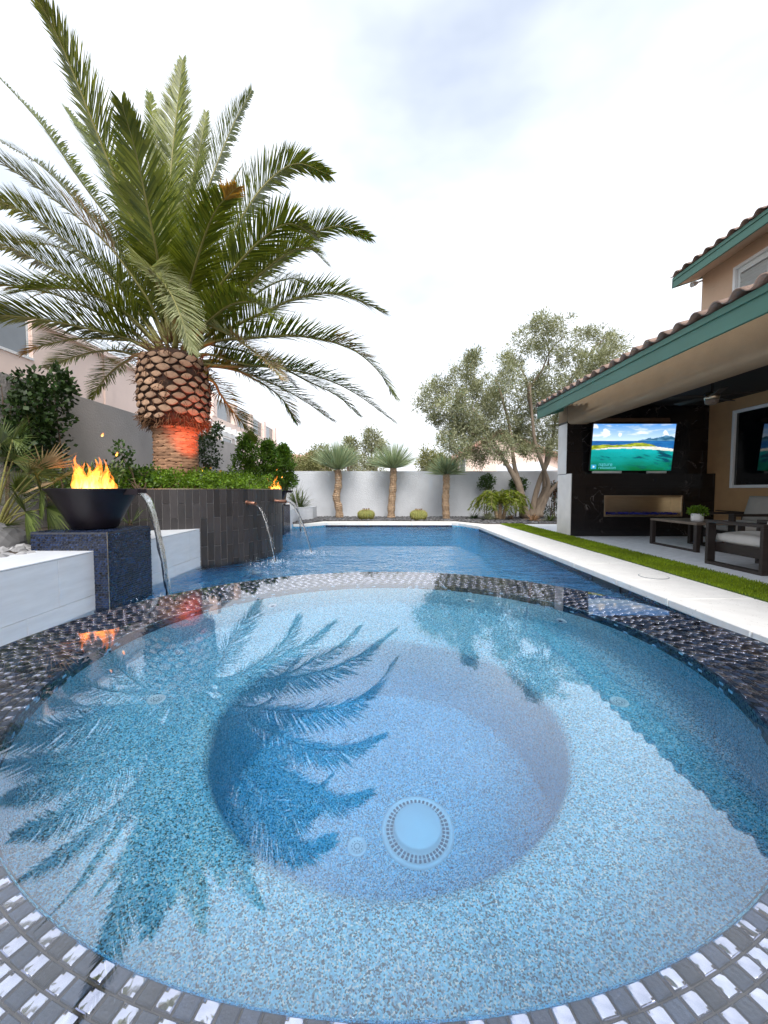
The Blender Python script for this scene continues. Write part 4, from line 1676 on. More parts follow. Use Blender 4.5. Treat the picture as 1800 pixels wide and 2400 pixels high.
pp = PY(1634, 1222, 6.85)
px_, py_ = pp.x, 6.85
pt_ = thing('potted_plant', 'small leafy plant in a white pot on the coffee table', 'plant', (px_, py_, tz))
mb = MB()
mb.lathe([(0.0, tz + .001), (.075, tz + .001), (.088, tz + .02), (.092, tz + .135), (.083, tz + .135), (.08, tz + .115), (0, tz + .115)], (px_, py_), 28)
mb.build('pot', M['pot'], pt_, True)
rng = np.random.default_rng(9)
N = 420
D = unit(rng.normal(0, 1, (N, 3)) * [1, 1, .6] + [0, 0, .45])
C = np.array([px_, py_, tz + .16]) + D * rng.uniform(.02, .13, (N, 1)) * [1.1, 1.1, .7]
mesh_obj('foliage', fast_mesh('foliage', leaf_quads(rng, C, D, np.full(N, .05), np.full(N, .024)), 4, M['bright_leaf']), pt_)

# ------------------------------------------------------------------ the date palm
TP = Vector((-3.80, 7.60, 0))
palm = thing('date_palm', 'stout date palm with a huge crown standing in the round planter', 'palm', (TP.x, TP.y, .94))
mb = MB()
trp = [(.335, .92), (.36, 1.1), (.35, 1.5), (.345, 1.9), (.36, 2.1), (.44, 2.14), (.53, 2.22), (.56, 2.45), (.575, 2.8), (.565, 3.1), (.52, 3.28), (.42, 3.40), (.26, 3.48), (.001, 3.52)]
mb.lathe(trp, (TP.x, TP.y), 40)
trunk = mb.build('trunk', M['palm_fibre'], palm, True)
tr_r = lambda z: np.interp(z, [b_ for a, b_ in trp], [a for a, b_ in trp])
# cut leaf bases of the pineapple, diamond shaped
mb = MB()
wd_, hd_ = .110, .060
ring1 = []
for k in range(16):
    t = 2 * math.pi * k / 16
    cc, ss = math.cos(t), math.sin(t)
    ring1.append((cc, abs(ss) ** 1.7 * (1 if ss > 0 else -1) + .16 * cc * (1 - abs(cc))))
vs = [(.0, x * wd_ * 1.08, z * hd_ * 1.08 - .01) for x, z in ring1] + [(.05, x * wd_, z * hd_) for x, z in ring1] + [(.058, x * wd_ * .86, z * hd_ * .82) for x, z in ring1] + [(.060, 0, 0)]
fs = [(k, (k + 1) % 16, 16 + (k + 1) % 16, 16 + k) for k in range(16)] + [(16 + k, 16 + (k + 1) % 16, 32 + (k + 1) % 16, 32 + k) for k in range(16)] + [(32 + k, 32 + (k + 1) % 16, 48) for k in range(16)]
mb.add(vs, fs, 0)
mb.m = [1] * 16 + [0] * 32
boot = mb.mesh('leaf base', [M['palm_boot'], M['palm_fibre']])
rr = random.Random(3)
rows = 10
per = 16
for r_ in range(rows):
    z = 2.25 + r_ * .115
    for q in range(per):
        a = 2 * math.pi * (q + .5 * (r_ % 2)) / per + rr.uniform(-.02, .02)
        if r_ == 0 and rr.random() < .35:
            continue
        rad = tr_r(z) - .015
        s_ = rr.uniform(.80, 1.04)
        if rr.random() < .04:
            continue
        tilt = R(-10 + 3 * r_ if r_ < 7 else 22)
        Mx = Matrix.Translation((TP.x + rad * math.cos(a), TP.y + rad * math.sin(a), z + rr.uniform(-.012, .012))) @ Matrix.Rotation(a, 4, 'Z') @ Matrix.Rotation(-R(6), 4, 'Y') @ Matrix.Rotation(R(rr.uniform(-14, 14)), 4, 'X') @ Matrix.Rotation(R(rr.uniform(-12, 6)), 4, 'Y') @ Matrix.Scale(s_, 4)
        inst('leaf_base', boot, trunk, Mx)
# flat old scars of the lower trunk
mb = MB()
wd_, hd_ = .125, .033
vs = [(.0, x * wd_ * 1.05, z * hd_ * 1.2) for x, z in ring1] + [(.018, x * wd_, z * hd_ - .003) for x, z in ring1] + [(.024, 0, -.002)]
fs = [(k, (k + 1) % 16, 16 + (k + 1) % 16, 16 + k) for k in range(16)] + [(16 + k, 16 + (k + 1) % 16, 32) for k in range(16)]
mb.add(vs, fs)
scale_me = mb.mesh('bark scale', M['palm_bark'])
z, r_ = 1.0, 0
while z < 2.14:
    for q in range(11):
        a = 2 * math.pi * (q + .5 * (r_ % 2)) / 11 + rr.uniform(-.05, .05)
        rad = tr_r(z) - .004
        Mx = Matrix.Translation((TP.x + rad * math.cos(a), TP.y + rad * math.sin(a), z + rr.uniform(-.008, .008))) @ Matrix.Rotation(a, 4, 'Z') @ Matrix.Rotation(R(rr.uniform(-5, 5)), 4, 'X') @ Matrix.Scale(rr.uniform(.9, 1.1), 4)
        inst('bark_scale', scale_me, trunk, Mx)
    z += .053
    r_ += 1
# loose fibres and stubs under the crown
mb = MB()
for k in range(150):
    a = rr.uniform(0, 6.28)
    z0 = rr.uniform(3.25, 3.75)
    r0 = tr_r(z0)
    L = rr.uniform(.2, .6)
    d = Vector((math.cos(a + rr.uniform(-.9, .9)), math.sin(a + rr.uniform(-.9, .9)), rr.uniform(-.5, .9))).normalized()
    p = Vector((TP.x + r0 * math.cos(a), TP.y + r0 * math.sin(a), z0))
    mb.tube([p, p + d * L * .5, p + d * L + Vector((0, 0, -.12 * L))], [.008, .006, .003], 4, cap=False)
for k in range(520):                         # ragged fibre between the leaf bases and round the neck of the trunk
    a = rr.uniform(0, 6.28)
    z0 = rr.uniform(2.12, 2.30) if k < 330 else rr.uniform(2.3, 3.3)
    r0 = tr_r(z0) + (.0 if k < 330 else .035)
    L = rr.uniform(.05, .16)
    d = Vector((math.cos(a) * .55 + rr.uniform(-.5, .5), math.sin(a) * .55 + rr.uniform(-.5, .5), rr.uniform(-1.1, .2))).normalized()
    p = Vector((TP.x + r0 * math.cos(a), TP.y + r0 * math.sin(a), z0))
    mb.tube([p, p + d * L * .6, p + d * L + Vector((0, 0, -.03))], [.007, .005, .002], 4, cap=False)
tag(mb.build('loose_fibre', M['petiole'], palm), kind='stuff')


def catmull(pts, n):
    P = [Vector(p) for p in pts]
    P = [P[0] * 2 - P[1]] + P + [P[-1] * 2 - P[-2]]
    out = []
    m_ = len(P) - 3
    for k in range(n + 1):
        t = k / n * m_
        i = min(int(t), m_ - 1)
        t -= i
        a, b_, c_, d_ = P[i:i + 4]
        out.append(.5 * ((2 * b_) + (c_ - a) * t + (2 * a - 5 * b_ + 4 * c_ - d_) * t * t + (3 * b_ - a - 3 * c_ + d_) * t ** 3))
    return out


def frond(px, ytip, seed, lmax=.58, start=.13, mat='frond', dead=None, tipm=None, twist=0, dens=1.0, ybase=None, yl=None):
    """px: photo points of the midrib from the crown out; depth runs from the trunk to ytip"""
    rng = np.random.default_rng(seed)
    n_ = len(px)
    y0 = TP.y + (ytip - TP.y) * .10 if ybase is None else ybase
    pts = []
    base = Vector((TP.x, TP.y, 3.30))
    for k, (u, v) in enumerate(px):
        f_ = k / (n_ - 1)
        pts.append(PY(u, v, yl[k] if yl else y0 + (ytip - y0) * f_ ** .9))
    d0 = (pts[0] - base)
    pts = [base + d0 * .35] + pts
    K = 48
    C = catmull(pts, K)
    Cn = np.array(C)
    seg = np.linalg.norm(np.diff(Cn, axis=0), axis=1)
    s = np.concatenate([[0], np.cumsum(seg)])
    Ltot = s[-1]
    nl = int(max(80, Ltot * 50 * dens))
    ts = np.linspace(start, .998, nl)
    T = unit(np.gradient(Cn, axis=0))
    up = np.array([0, 0, 1.0])
    out = []
    mi = []
    mats = [M[mat], M['frond_dead'], M['frond_orange']]
    for side in (-1, 1):
        tj = np.clip(ts + rng.normal(0, .0015, nl), start, 1)
        sp = tj * Ltot
        P = np.stack([np.interp(sp, s, Cn[:, i]) for i in range(3)], 1)
        t = unit(np.stack([np.interp(sp, s, T[:, i]) for i in range(3)], 1))
        nrm = unit(up - t * (t @ up)[:, None])
        lat = np.cross(t, nrm)
        if twist:
            ca, sa = math.cos(twist), math.sin(twist)
            nrm, lat = nrm * ca + lat * sa, lat * ca - nrm * sa
        x = (tj - start) / (1 - start)
        ang = np.radians(62 - 34 * x + rng.normal(0, 4, nl))
        lift = np.radians(30 - 12 * x + rng.normal(0, 9, nl))
        d = t * np.cos(ang)[:, None] + (lat * side * np.cos(lift)[:, None] + nrm * np.sin(lift)[:, None]) * np.sin(ang)[:, None]
        Ln = 1.12 * lmax * (.45 + .75 * np.sin(np.pi * np.clip(x * .82 + .12, 0, 1))) * (1 - .55 * x ** 4) * rng.uniform(.9, 1.08, nl)
        Ln = np.minimum(Ln, lmax * 1.15)
        wn_ = np.cross(d, nrm)
        wn_ = unit(wn_ * .75 + t * .25)
        W = .0165 * (lmax / .5)
        b0, b1 = P - wn_ * W * .45, P + wn_ * W * .45
        mid = P + d * Ln[:, None] * .5 + np.array([0, 0, -1.0]) * (Ln * .012)[:, None]
        tip = P + d * Ln[:, None] + np.array([0, 0, -1.0]) * (Ln * .09)[:, None]
        m0, m1 = mid - wn_ * W * .75, mid + wn_ * W * .75
        tp0, tp1 = tip - wn_ * .0015, tip + wn_ * .0015
        out.append(np.stack([b0, b1, m1, m0], 1))
        out.append(np.stack([m0, m1, tp1, tp0], 1))
        for rep in range(2):
            q_ = np.zeros(nl, int)
            if dead:
                q_[(tj > dead[0]) & (tj < dead[1]) & (rng.uniform(0, 1, nl) < (dead[3] if len(dead) > 3 else .9)) & ((side == dead[2]) | (dead[2] == 0))] = 1
            if tipm is not None:
                q_[tj > tipm] = 2
            mi.append(q_)
    o = mesh_obj('frond', fast_mesh('frond', np.concatenate(out), 4, mats, np.concatenate(mi)), palm)
    mb = MB()
    sub_ = C[::2]
    mb.tube(sub_, [max(.004, .042 * (1 - k / (len(sub_) - 1)) ** .8 * (1.25 if k < 5 else 1)) for k in range(len(sub_))], 7, flat=.7)
    mb.build('midrib', M['petiole'] if mat == 'frond_dead' else M['rachis'], o, True)
    return o


q6 = lambda L: [(x / 1.746, y / 1.746) for x, y in L]
FR = [
    (q6([(670, 1240), (540, 900), (400, 550), (250, 180), (125, -60)]), 5.7, {}),
    (q6([(640, 1220), (520, 1000), (330, 740), (170, 510), (-30, 290)]), 7.9, dict(lmax=.42)),
    (q6([(600, 1230), (480, 1010), (350, 865), (170, 680), (-40, 555)]), 8.2, dict(lmax=.42)),
    (q6([(650, 1320), (590, 1200), (430, 990), (200, 800), (-60, 620)]), 6.5, dict(dead=(.42, .62, 0, .75))),
    (q6([(600, 1330), (480, 1160), (300, 1010), (120, 880), (-80, 790)]), 7.2, dict(twist=.5)),
    (q6([(570, 1340), (420, 1210), (220, 1100), (60, 1020), (-110, 960)]), 7.4, dict(twist=.5)),
    (q6([(540, 1360), (420, 1290), (240, 1210), (60, 1170), (-120, 1160)]), 6.7, dict(dead=(.5, 1, 1, .8))),
    (q6([(530, 1390), (420, 1360), (220, 1315), (0, 1290), (-150, 1300)]), 6.6, dict(twist=.3)),
    (q6([(560, 1400), (480, 1390), (330, 1385), (190, 1410), (90, 1450)]), 7.2, dict(lmax=.36, tipm=.85)),
    (q6([(540, 1450), (480, 1435), (390, 1440), (290, 1465), (190, 1505)]), 8.1, dict(lmax=.42)),
    (q6([(570, 1450), (530, 1470), (470, 1510), (420, 1560), (375, 1630)]), 8.4, dict(lmax=.36)),
    (q6([(660, 1180), (650, 1080), (610, 880), (560, 640), (500, 430)]), 5.5, dict(twist=.25)),
    (q6([(690, 1150), (685, 900), (660, 700), (635, 540), (610, 380)]), 9.5, dict(lmax=.45)),
    (q6([(690, 1150), (690, 860), (705, 640), (725, 440), (748, 245)]), 9.2, dict(lmax=.55)),
    (q6([(630, 1160), (540, 920), (440, 700), (350, 560), (268, 440)]), 8.9, dict(lmax=.5)),
    (q6([(740, 1160), (785, 960), (870, 720), (950, 520), (1030, 370)]), 9.0, dict(lmax=.55, twist=-.9)),
    (q6([(720, 1150), (740, 920), (790, 720), (820, 600), (845, 460)]), 9.7, dict(lmax=.45)),
    (q6([(765, 1230), (790, 1120), (840, 960), (890, 850), (965, 770)]), 5.4, dict(tipm=.88, lmax=.5, dens=1.25)),
    (q6([(860, 1140), (960, 940), (1080, 760), (1210, 670), (1345, 715)]), 8.6, dict(lmax=.62, twist=-.6)),
    (q6([(850, 1240), (940, 1120), (1060, 990), (1180, 915), (1295, 965)]), 6.4, dict(lmax=.56, twist=-.3)),
    (q6([(930, 1220), (1060, 1115), (1210, 1000), (1370, 925), (1515, 972)]), 7.9, dict(lmax=.5, twist=-.4)),
    (q6([(970, 1330), (1090, 1275), (1230, 1215), (1400, 1205), (1572, 1278)]), 6.9, dict(lmax=.5)),
    (q6([(820, 1360), (860, 1310), (950, 1245), (1050, 1240), (1142, 1318)]), 5.7, dict(lmax=.46, dens=1.2)),
    (q6([(870, 1400), (1010, 1385), (1220, 1375), (1420, 1420), (1540, 1510), (1615, 1625)]), 6.7, dict(lmax=.56, dead=(.62, .8, 1, .6))),
    (q6([(850, 1450), (1000, 1490), (1220, 1520), (1420, 1590), (1612, 1725)]), 7.3, dict(lmax=.52)),
    (q6([(880, 1500), (960, 1515), (1080, 1555), (1220, 1625), (1360, 1720)]), 8.4, dict(lmax=.5)),
    (q6([(900, 1480), (1000, 1530), (1090, 1580), (1160, 1640), (1215, 1730)]), 8.9, dict(lmax=.42, dead=(.5, 1, 1, .7))),
    (q6([(810, 1330), (900, 1350), (1000, 1410), (1090, 1480), (1162, 1555)]), 5.9, dict(mat='frond_pale', dead=(.5, 1, 0, .8), lmax=.34, start=.3)),
    (q6([(720, 1330), (650, 1170), (610, 1095), (690, 1190), (740, 1300), (785, 1440)]), 5.4, dict(mat='frond_pale', lmax=.40, start=.36, dens=1.1, yl=[7.2, 6.6, 6.1, 5.8, 5.6, 5.45])),
    (q6([(870, 1560), (900, 1610), (950, 1680), (1000, 1740), (1045, 1800)]), 8.6, dict(lmax=.42)),
    (q6([(960, 1220), (1080, 1110), (1190, 1030), (1270, 1020), (1342, 1085)]), 7.2, dict(lmax=.46)),
    (q6([(800, 1180), (850, 1030), (900, 900), (930, 800), (985, 690)]), 8.6, dict(lmax=.4, dead=(.6, 1, 0, .4))),
    (q6([(900, 1330), (1000, 1240), (1100, 1170), (1190, 1140), (1260, 1160)]), 8.6, dict(lmax=.42)),
    (q6([(980, 1500), (1130, 1500), (1260, 1560), (1380, 1620), (1470, 1700)]), 8.5, dict(lmax=.42)),
    (q6([(560, 1250), (450, 1120), (330, 1050), (200, 1000), (60, 990)]), 8.3, dict(lmax=.45)),
    (q6([(700, 1200), (700, 1000), (690, 850), (675, 700)]), 7.4, dict(lmax=.42)),
    (q6([(640, 1230), (590, 1080), (545, 960), (480, 830)]), 7.5, dict(lmax=.42)),
    (q6([(760, 1200), (800, 1040), (830, 930), (870, 830)]), 7.8, dict(lmax=.42)),
    (q6([(560, 1320), (450, 1240), (330, 1190), (180, 1180), (40, 1200)]), 6.2, dict(lmax=.45)),
    (q6([(800, 1400), (900, 1420), (1000, 1440), (1120, 1500), (1210, 1580)]), 8.0, dict(lmax=.42)),
]
for k, (pts, yt, kw) in enumerate(FR):
    frond(pts, yt, 100 + k, **kw)

# red landscape light that tints the trunk
lp = Vector((-2.98, 6.80, 1.24))
ll = thing('palm_uplight', 'small red garden uplight hidden in the planter shrubs', 'light', lp)
mb = MB()
dirn = (Vector((TP.x + .40, TP.y, 2.35)) - lp).normalized()
mb.tube([lp - dirn * .05, lp + dirn * .05, lp + dirn * .06], [.03, .035, .036], 14)
mb.build('lamp_head', M['black_metal'], ll)
mb = MB()
mb.tube([lp - Vector((0, 0, .3)), lp - dirn * .04], .008, 8)
mb.build('stake', M['black_metal'], ll)
ld = bpy.data.lights.new('uplight_beam', 'SPOT')
ld.energy = 65
ld.color = (1, .16, .06)
ld.spot_size = R(70)
ld.spot_blend = .8
ld.shadow_soft_size = .03
lo = bpy.data.objects.new('uplight_beam', ld)
COL.objects.link(lo)
adopt(lo, ll)
lo.matrix_basis = Matrix.Translation(lp + dirn * .08) @ dirn.to_track_quat('-Z', 'Y').to_matrix().to_4x4()

# ------------------------------------------------------------------ shrubs and trees
def ball(rng, n, hollow=.35):
    d = unit(rng.normal(0, 1, (n, 3)))
    return d, d * (hollow + (1 - hollow) * rng.uniform(0, 1, (n, 1)) ** .5)


def clumps(rng, blobs, n_cl, n_leaf, rc, L, W, jit=.5, up=.2, hollow=.3):
    """blobs: (centre, radii); leaf clumps gathered in them"""
    out = []
    for c, rad in blobs:
        c, rad = np.array(c), np.array(rad) * np.ones(3)
        k = max(2, int(n_cl))
        d, p = ball(rng, k, hollow)
        ctr = c + p * rad
        for q in range(k):
            m_ = max(4, int(n_leaf * rng.uniform(.5, 1.4)))
            dd, pp = ball(rng, m_, .0)
            C = ctr[q] + pp * rc * rng.uniform(.6, 1.3)
            D = dd * .7 + d[q] * .6 + np.array([0, 0, up])
            out.append(leaf_quads(rng, C, D, np.full(m_, L), np.full(m_, W), jit))
    return np.concatenate(out)


def shrub(name, label, cat, base, blobs, n_cl, n_leaf, rc, L, W, mat, seed, stems=4, group=None, extra=None):
    t = thing(name, label, cat, base, group)
    rng = np.random.default_rng(seed)
    mesh_obj('foliage', fast_mesh('foliage', clumps(rng, blobs, n_cl, n_leaf, rc, L, W), 4, mat), t)
    rr = random.Random(seed)
    mb = MB()
    for k in range(stems):
        c, rad = blobs[k % len(blobs)]
        p0 = Vector(base) + Vector((rr.uniform(-.06, .06), rr.uniform(-.06, .06), -.03))
        p2 = Vector(c) + Vector((rr.uniform(-.4, .4), rr.uniform(-.4, .4), rr.uniform(-.2, .3))) * float(np.min(rad))
        p1 = (p0 + p2) / 2 + Vector((rr.uniform(-.08, .08), rr.uniform(-.08, .08), 0))
        mb.tube(catmull([p0, p1, p2], 8), [.016 - .0014 * q for q in range(9)], 6)
    mb.build('stem', M['stem'], t, True)
    return t


def pxr(u, v, y, r):
    """centre and radius in metres for a photo circle at depth y"""
    return PY(u, v, y), r * y / F


# climbing shrub on the left wall
bl = []
for (u, v, r) in ((75, 900, 32), (120, 915, 40), (60, 950, 42), (120, 965, 45), (60, 1010, 45), (115, 1015, 45), (55, 1060, 42), (110, 1065, 42), (85, 985, 50), (140, 895, 22), (40, 1040, 32)):
    d = ray(u, v)
    x = XW + .22
    p = Vector((0, 0, 1)) + d * (x / d.x)
    bl.append((p, (.16, r * p.y / F * 1.25, r * p.y / F)))
shrub('climbing_shrub', 'dense dark green climber covering the wall at the left edge', 'shrub', (XW + .3, 6.4, BED), bl, 26, 9, .11, .085, .062, M['dark_leaf'], 41, 5)
d = PX(487, 1060, XW + .25)
bl = [(PX(478, 1030, XW + .25), (.2, .5, .35)), (PX(495, 1060, XW + .3), (.25, .6, .4)), (PX(480, 1085, XW + .3), (.25, .6, .35)), (PX(505, 1010, XW + .25), (.15, .3, .25))]
shrub('climbing_shrub', 'dark leafy climber on the wall right behind the palm trunk', 'shrub', (XW + .3, d.y, BED), bl, 30, 9, .12, .09, .065, M['dark_leaf'], 42, 4)
bl = [(PX(6, 905, XW + .1), (.05, .2, .12)), (PX(14, 960, XW + .1), (.05, .15, .15)), (PX(30, 885, XW + .1), (.05, .2, .1))]
shrub('vine_sprig', 'thin vine sprigs on the grey wall at the far left edge', 'vine', (XW + .12, 5.7, BED), bl, 6, 4, .06, .06, .045, M['dark_leaf'], 43, 3)

# ground cover in the round planter
rng = np.random.default_rng(50)
gc = thing('groundcover_shrubs', 'bright green leafy ground cover spilling round the palm trunk', 'shrub', (PC[0], PC[1], .95))
bl = []
for k in range(130):
    a = rng.uniform(R(-165), R(60))
    r_ = rng.uniform(.55, PR - .16)
    x, y = PC[0] + r_ * math.cos(a), PC[1] + r_ * math.sin(a)
    if math.hypot(x - TP.x, y - TP.y) < .5 or x < XW + .15:
        continue
    bl.append(((x, y, 1.02 + .14 * rng.uniform(0, 1) + (.10 if r_ < 1.4 else 0)), (.2, .2, .12)))
mesh_obj('foliage', fast_mesh('foliage', clumps(rng, bl, 15, 12, .065, .040, .030, .8, .1), 4, M['bright_leaf']), gc)
mb = MB()
for k in range(40):
    c, _ = bl[k * 3 % len(bl)]
    mb.tube([(c[0], c[1], .93), (c[0] + .02, c[1] - .02, 1.02), (c[0] + rng.uniform(-.1, .1), c[1] + rng.uniform(-.1, .1), 1.14)], [.008, .006, .003], 5)
mb.build('stem', M['stem'], gc)
mb = MB()
for (u, v) in ((905 * .4214 + 0, 1135), (860 * .4214, 1123), (517, 1104), (376, 1123), (495, 1097), (353, 1124)):
    p = PY(u, v, 6.35)
    for k in range(5):
        a = 2 * math.pi * k / 5
        mb.add([p, p + Vector((.012 * math.cos(a - .4), -.008, .012 * math.sin(a - .4))), p + Vector((.024 * math.cos(a), -.012, .024 * math.sin(a))), p + Vector((.012 * math.cos(a + .4), -.008, .012 * math.sin(a + .4)))], [(0, 1, 2, 3)])
mb.build('blossom', M['frond_orange'], gc)

# taller sprigs at the left end of the planter
bl = [(PY(u, v, 6.1), (.14, .2, .11)) for u, v in ((285, 1060), (270, 1090), (300, 1095), (325, 1105), (255, 1110), (290, 1120), (350, 1110), (293, 1045))]
shrub('leafy_shrub', 'loose green shrub rising behind the near flame', 'shrub', (bl[3][0].x, 6.1, .95), bl, 8, 7, .07, .06, .045, M['mid_leaf'], 51, 7)
# three clipped shrubs beyond the planter
for lab, u, y, blp, sd in (
        ('bushy green shrub nearest the palm, broadest of the three', 583, 12.0, [(583, 1060, 30), (570, 1095, 30), (600, 1095, 30), (580, 1035, 20), (590, 1125, 32)], 1),
        ('narrow green shrub in the middle of the three', 632, 12.4, [(628, 1062, 18), (636, 1085, 22), (624, 1110, 24), (640, 1125, 24), (628, 1045, 10)], 2),
        ('narrow green shrub nearest the back wall', 664, 12.9, [(664, 1070, 16), (668, 1095, 22), (660, 1120, 24), (676, 1128, 18), (663, 1054, 9)], 3)):
    bl = []
    for (a, b_, r_) in blp:
        c, rm = pxr(a, b_, y, r_)
        bl.append((c, (rm, rm * 1.1, rm)))
    c = PY(u, 1149, y)
    shrub('upright_shrub', lab, 'shrub', (c.x, y, BED), bl, 75, 17, .10, .085, .036, M['hedge_leaf'], 60 + sd, 6, 'upright shrubs along the left wall')
# low grassy tufts


def tuft(name, label, base, n, L, W, mat, seed, spread=.8, group=None, cat='plant', droop=.25):
    t = thing(name, label, cat, base, group)
    rng = np.random.default_rng(seed)
    a = rng.uniform(0, 6.28, n)
    el = rng.uniform(.25, 1.4, n) * (1.15 - spread * .4)
    D = np.stack([np.cos(a) * np.cos(el), np.sin(a) * np.cos(el), np.sin(el)], 1)
    Ln = L * rng.uniform(.6, 1.1, (n, 1))
    B = np.array(base) + np.stack([np.cos(a), np.sin(a), np.zeros(n)], 1) * .02
    S = unit(np.cross(D, [0, 0, 1.0]))
    mid = B + D * Ln * .55
    tip = B + D * Ln + np.array([0, 0, -1.0]) * Ln * droop * np.cos(el)[:, None]
    h = W / 2
    q1 = np.stack([B - S * h * .7, B + S * h * .7, mid + S * h, mid - S * h], 1)
    q2 = np.stack([mid - S * h, mid + S * h, tip + S * h * .1, tip - S * h * .1], 1)
    mesh_obj('blades', fast_mesh('blades', np.concatenate([q1, q2]), 4, mat), t)
    mb = MB()
    b0 = Vector(base)
    mb.tube([b0 - Vector((0, 0, .03)), b0 + Vector((0, 0, .04))], [.03, .015], 7)
    mb.build('crown_base', M['stem'], t)
    return t


gz = .03
gp_ = lambda u, v: (lambda d: Vector((0, 0, 1)) + d * ((gz - 1) / d.z))(ray(u, v))
tuft('agave', 'cream striped spiky agave at the right of the gravel bed', gp_(1146, 1219), 46, .42, .05, M['pale_leaf'], 70, .9)
tuft('grass_tuft', 'low dark green tuft left of the striped agave', gp_(1112, 1216), 90, .36, .022, M['mid_leaf'], 71, 1.1)
tuft('grass_tuft', 'small orange brown tuft under the cycad', gp_(1196, 1217), 50, .26, .02, M['tan_leaf'], 72, .9)
tuft('grass_tuft', 'dry tan tuft at the foot of the olive trunks', gp_(1249, 1222), 60, .38, .024, M['tan_leaf'], 73, 1.0)
tuft('grass_tuft', 'pale green tuft beside the house pillar', gp_(1290, 1222), 60, .42, .026, M['fan_leaf'], 74, .8)
tuft('grass_tuft', 'grassy clump at the back left corner beside the white wall', PY(705, 1192, 13.9), 70, .75, .03, M['fan_leaf'], 75, .5)
tuft('grass_tuft', 'thin grass clump behind the far fire bowl', PY(694, 1180, 12.4), 60, .8, .025, M['fan_leaf'], 76, .5)

# cycad like fountain and topiary
cy_b = gp_(1172, 1218)
t = thing('fountain_palm', 'yellow green dwarf palm with arching fronds below the olive tree', 'palm', cy_b)
mb = MB()
for s_ in (-.14, .0, .15):
    mb.tube([cy_b + Vector((s_ * .6, 0, -.05)), cy_b + Vector((s_, 0, .25)), cy_b + Vector((s_ * 1.3, 0, .5))], [.07, .06, .05], 9)
mb.build('trunk', M['bark_yucca'], t, True)
rng = np.random.default_rng(77)
rr = random.Random(77)
for k in range(44):
    a = rr.uniform(0, 6.28)
    s_ = rr.choice((-.18, 0, .2))
    p0 = cy_b + Vector((s_, 0, .48))
    L = rr.uniform(.5, .78)
    d = Vector((math.cos(a), math.sin(a) * .8, 0))
    hgt = rr.uniform(.15, .6)
    C = catmull([p0, p0 + d * L * .45 + Vector((0, 0, hgt * .8)), p0 + d * L * .85 + Vector((0, 0, hgt * .7)), p0 + d * L * 1.1 + Vector((0, 0, hgt * .7 - .3))], 16)
    Cn = np.array(C)
    T = unit(np.gradient(Cn, axis=0))
    out = []
    for side in (-1, 1):
        lat = unit(np.cross(T, [0, 0, 1.0])) * side
        D = T * .5 + lat * .8 + np.array([0, 0, -.15])
        idx = np.repeat(np.arange(3, 17), 2)
        out.append(leaf_quads(rng, Cn[idx] + T[idx] * rng.uniform(0, .03, (len(idx), 1)), D[idx], np.full(len(idx), .19), np.full(len(idx), .03), .12))
    o = mesh_obj('frond', fast_mesh('frond', np.concatenate(out), 4, M['fern_leaf']), t)
    mb = MB()
    mb.tube(C[::4], .008, 5)
    mb.build('midrib', M['rachis'], o)
for lab, u, v, r_, y, sd in (('round clipped topiary ball above the dwarf palm', 1138, 1131, 21, 14.85, 1), ('round dark topiary half behind the left olive trunk', 1213, 1137, 22, 15.0, 2)):
    c, rm = pxr(u, v, y, r_)
    shrub('topiary', lab, 'shrub', (c.x, y, gz), [(c, rm * .92), (c + Vector((.08, 0, .04)), rm * .8)], 60, 12, .07, .06, .035, M['mid_leaf'], 80 + sd, 2, 'round topiaries before the back wall')
c, rm = pxr(1292, 1175, 14.3, 28)
shrub('leafy_shrub', 'dark bush tinged red beside the house pillar', 'shrub', (c.x, 14.3, gz), [(c, (rm, rm, rm * 1.2)), (c + Vector((.1, 0, .35)), rm * .7)], 50, 12, .1, .07, .04, M['dark_leaf'], 84, 4)
c, rm = pxr(1300, 1150, 14.2, 14)
shrub('leafy_shrub', 'small reddish bush against the house pillar', 'shrub', (c.x, 14.2, gz), [(c, (rm, rm, rm * 1.5))], 40, 10, .08, .07, .035, M['red_leaf'], 85, 3)


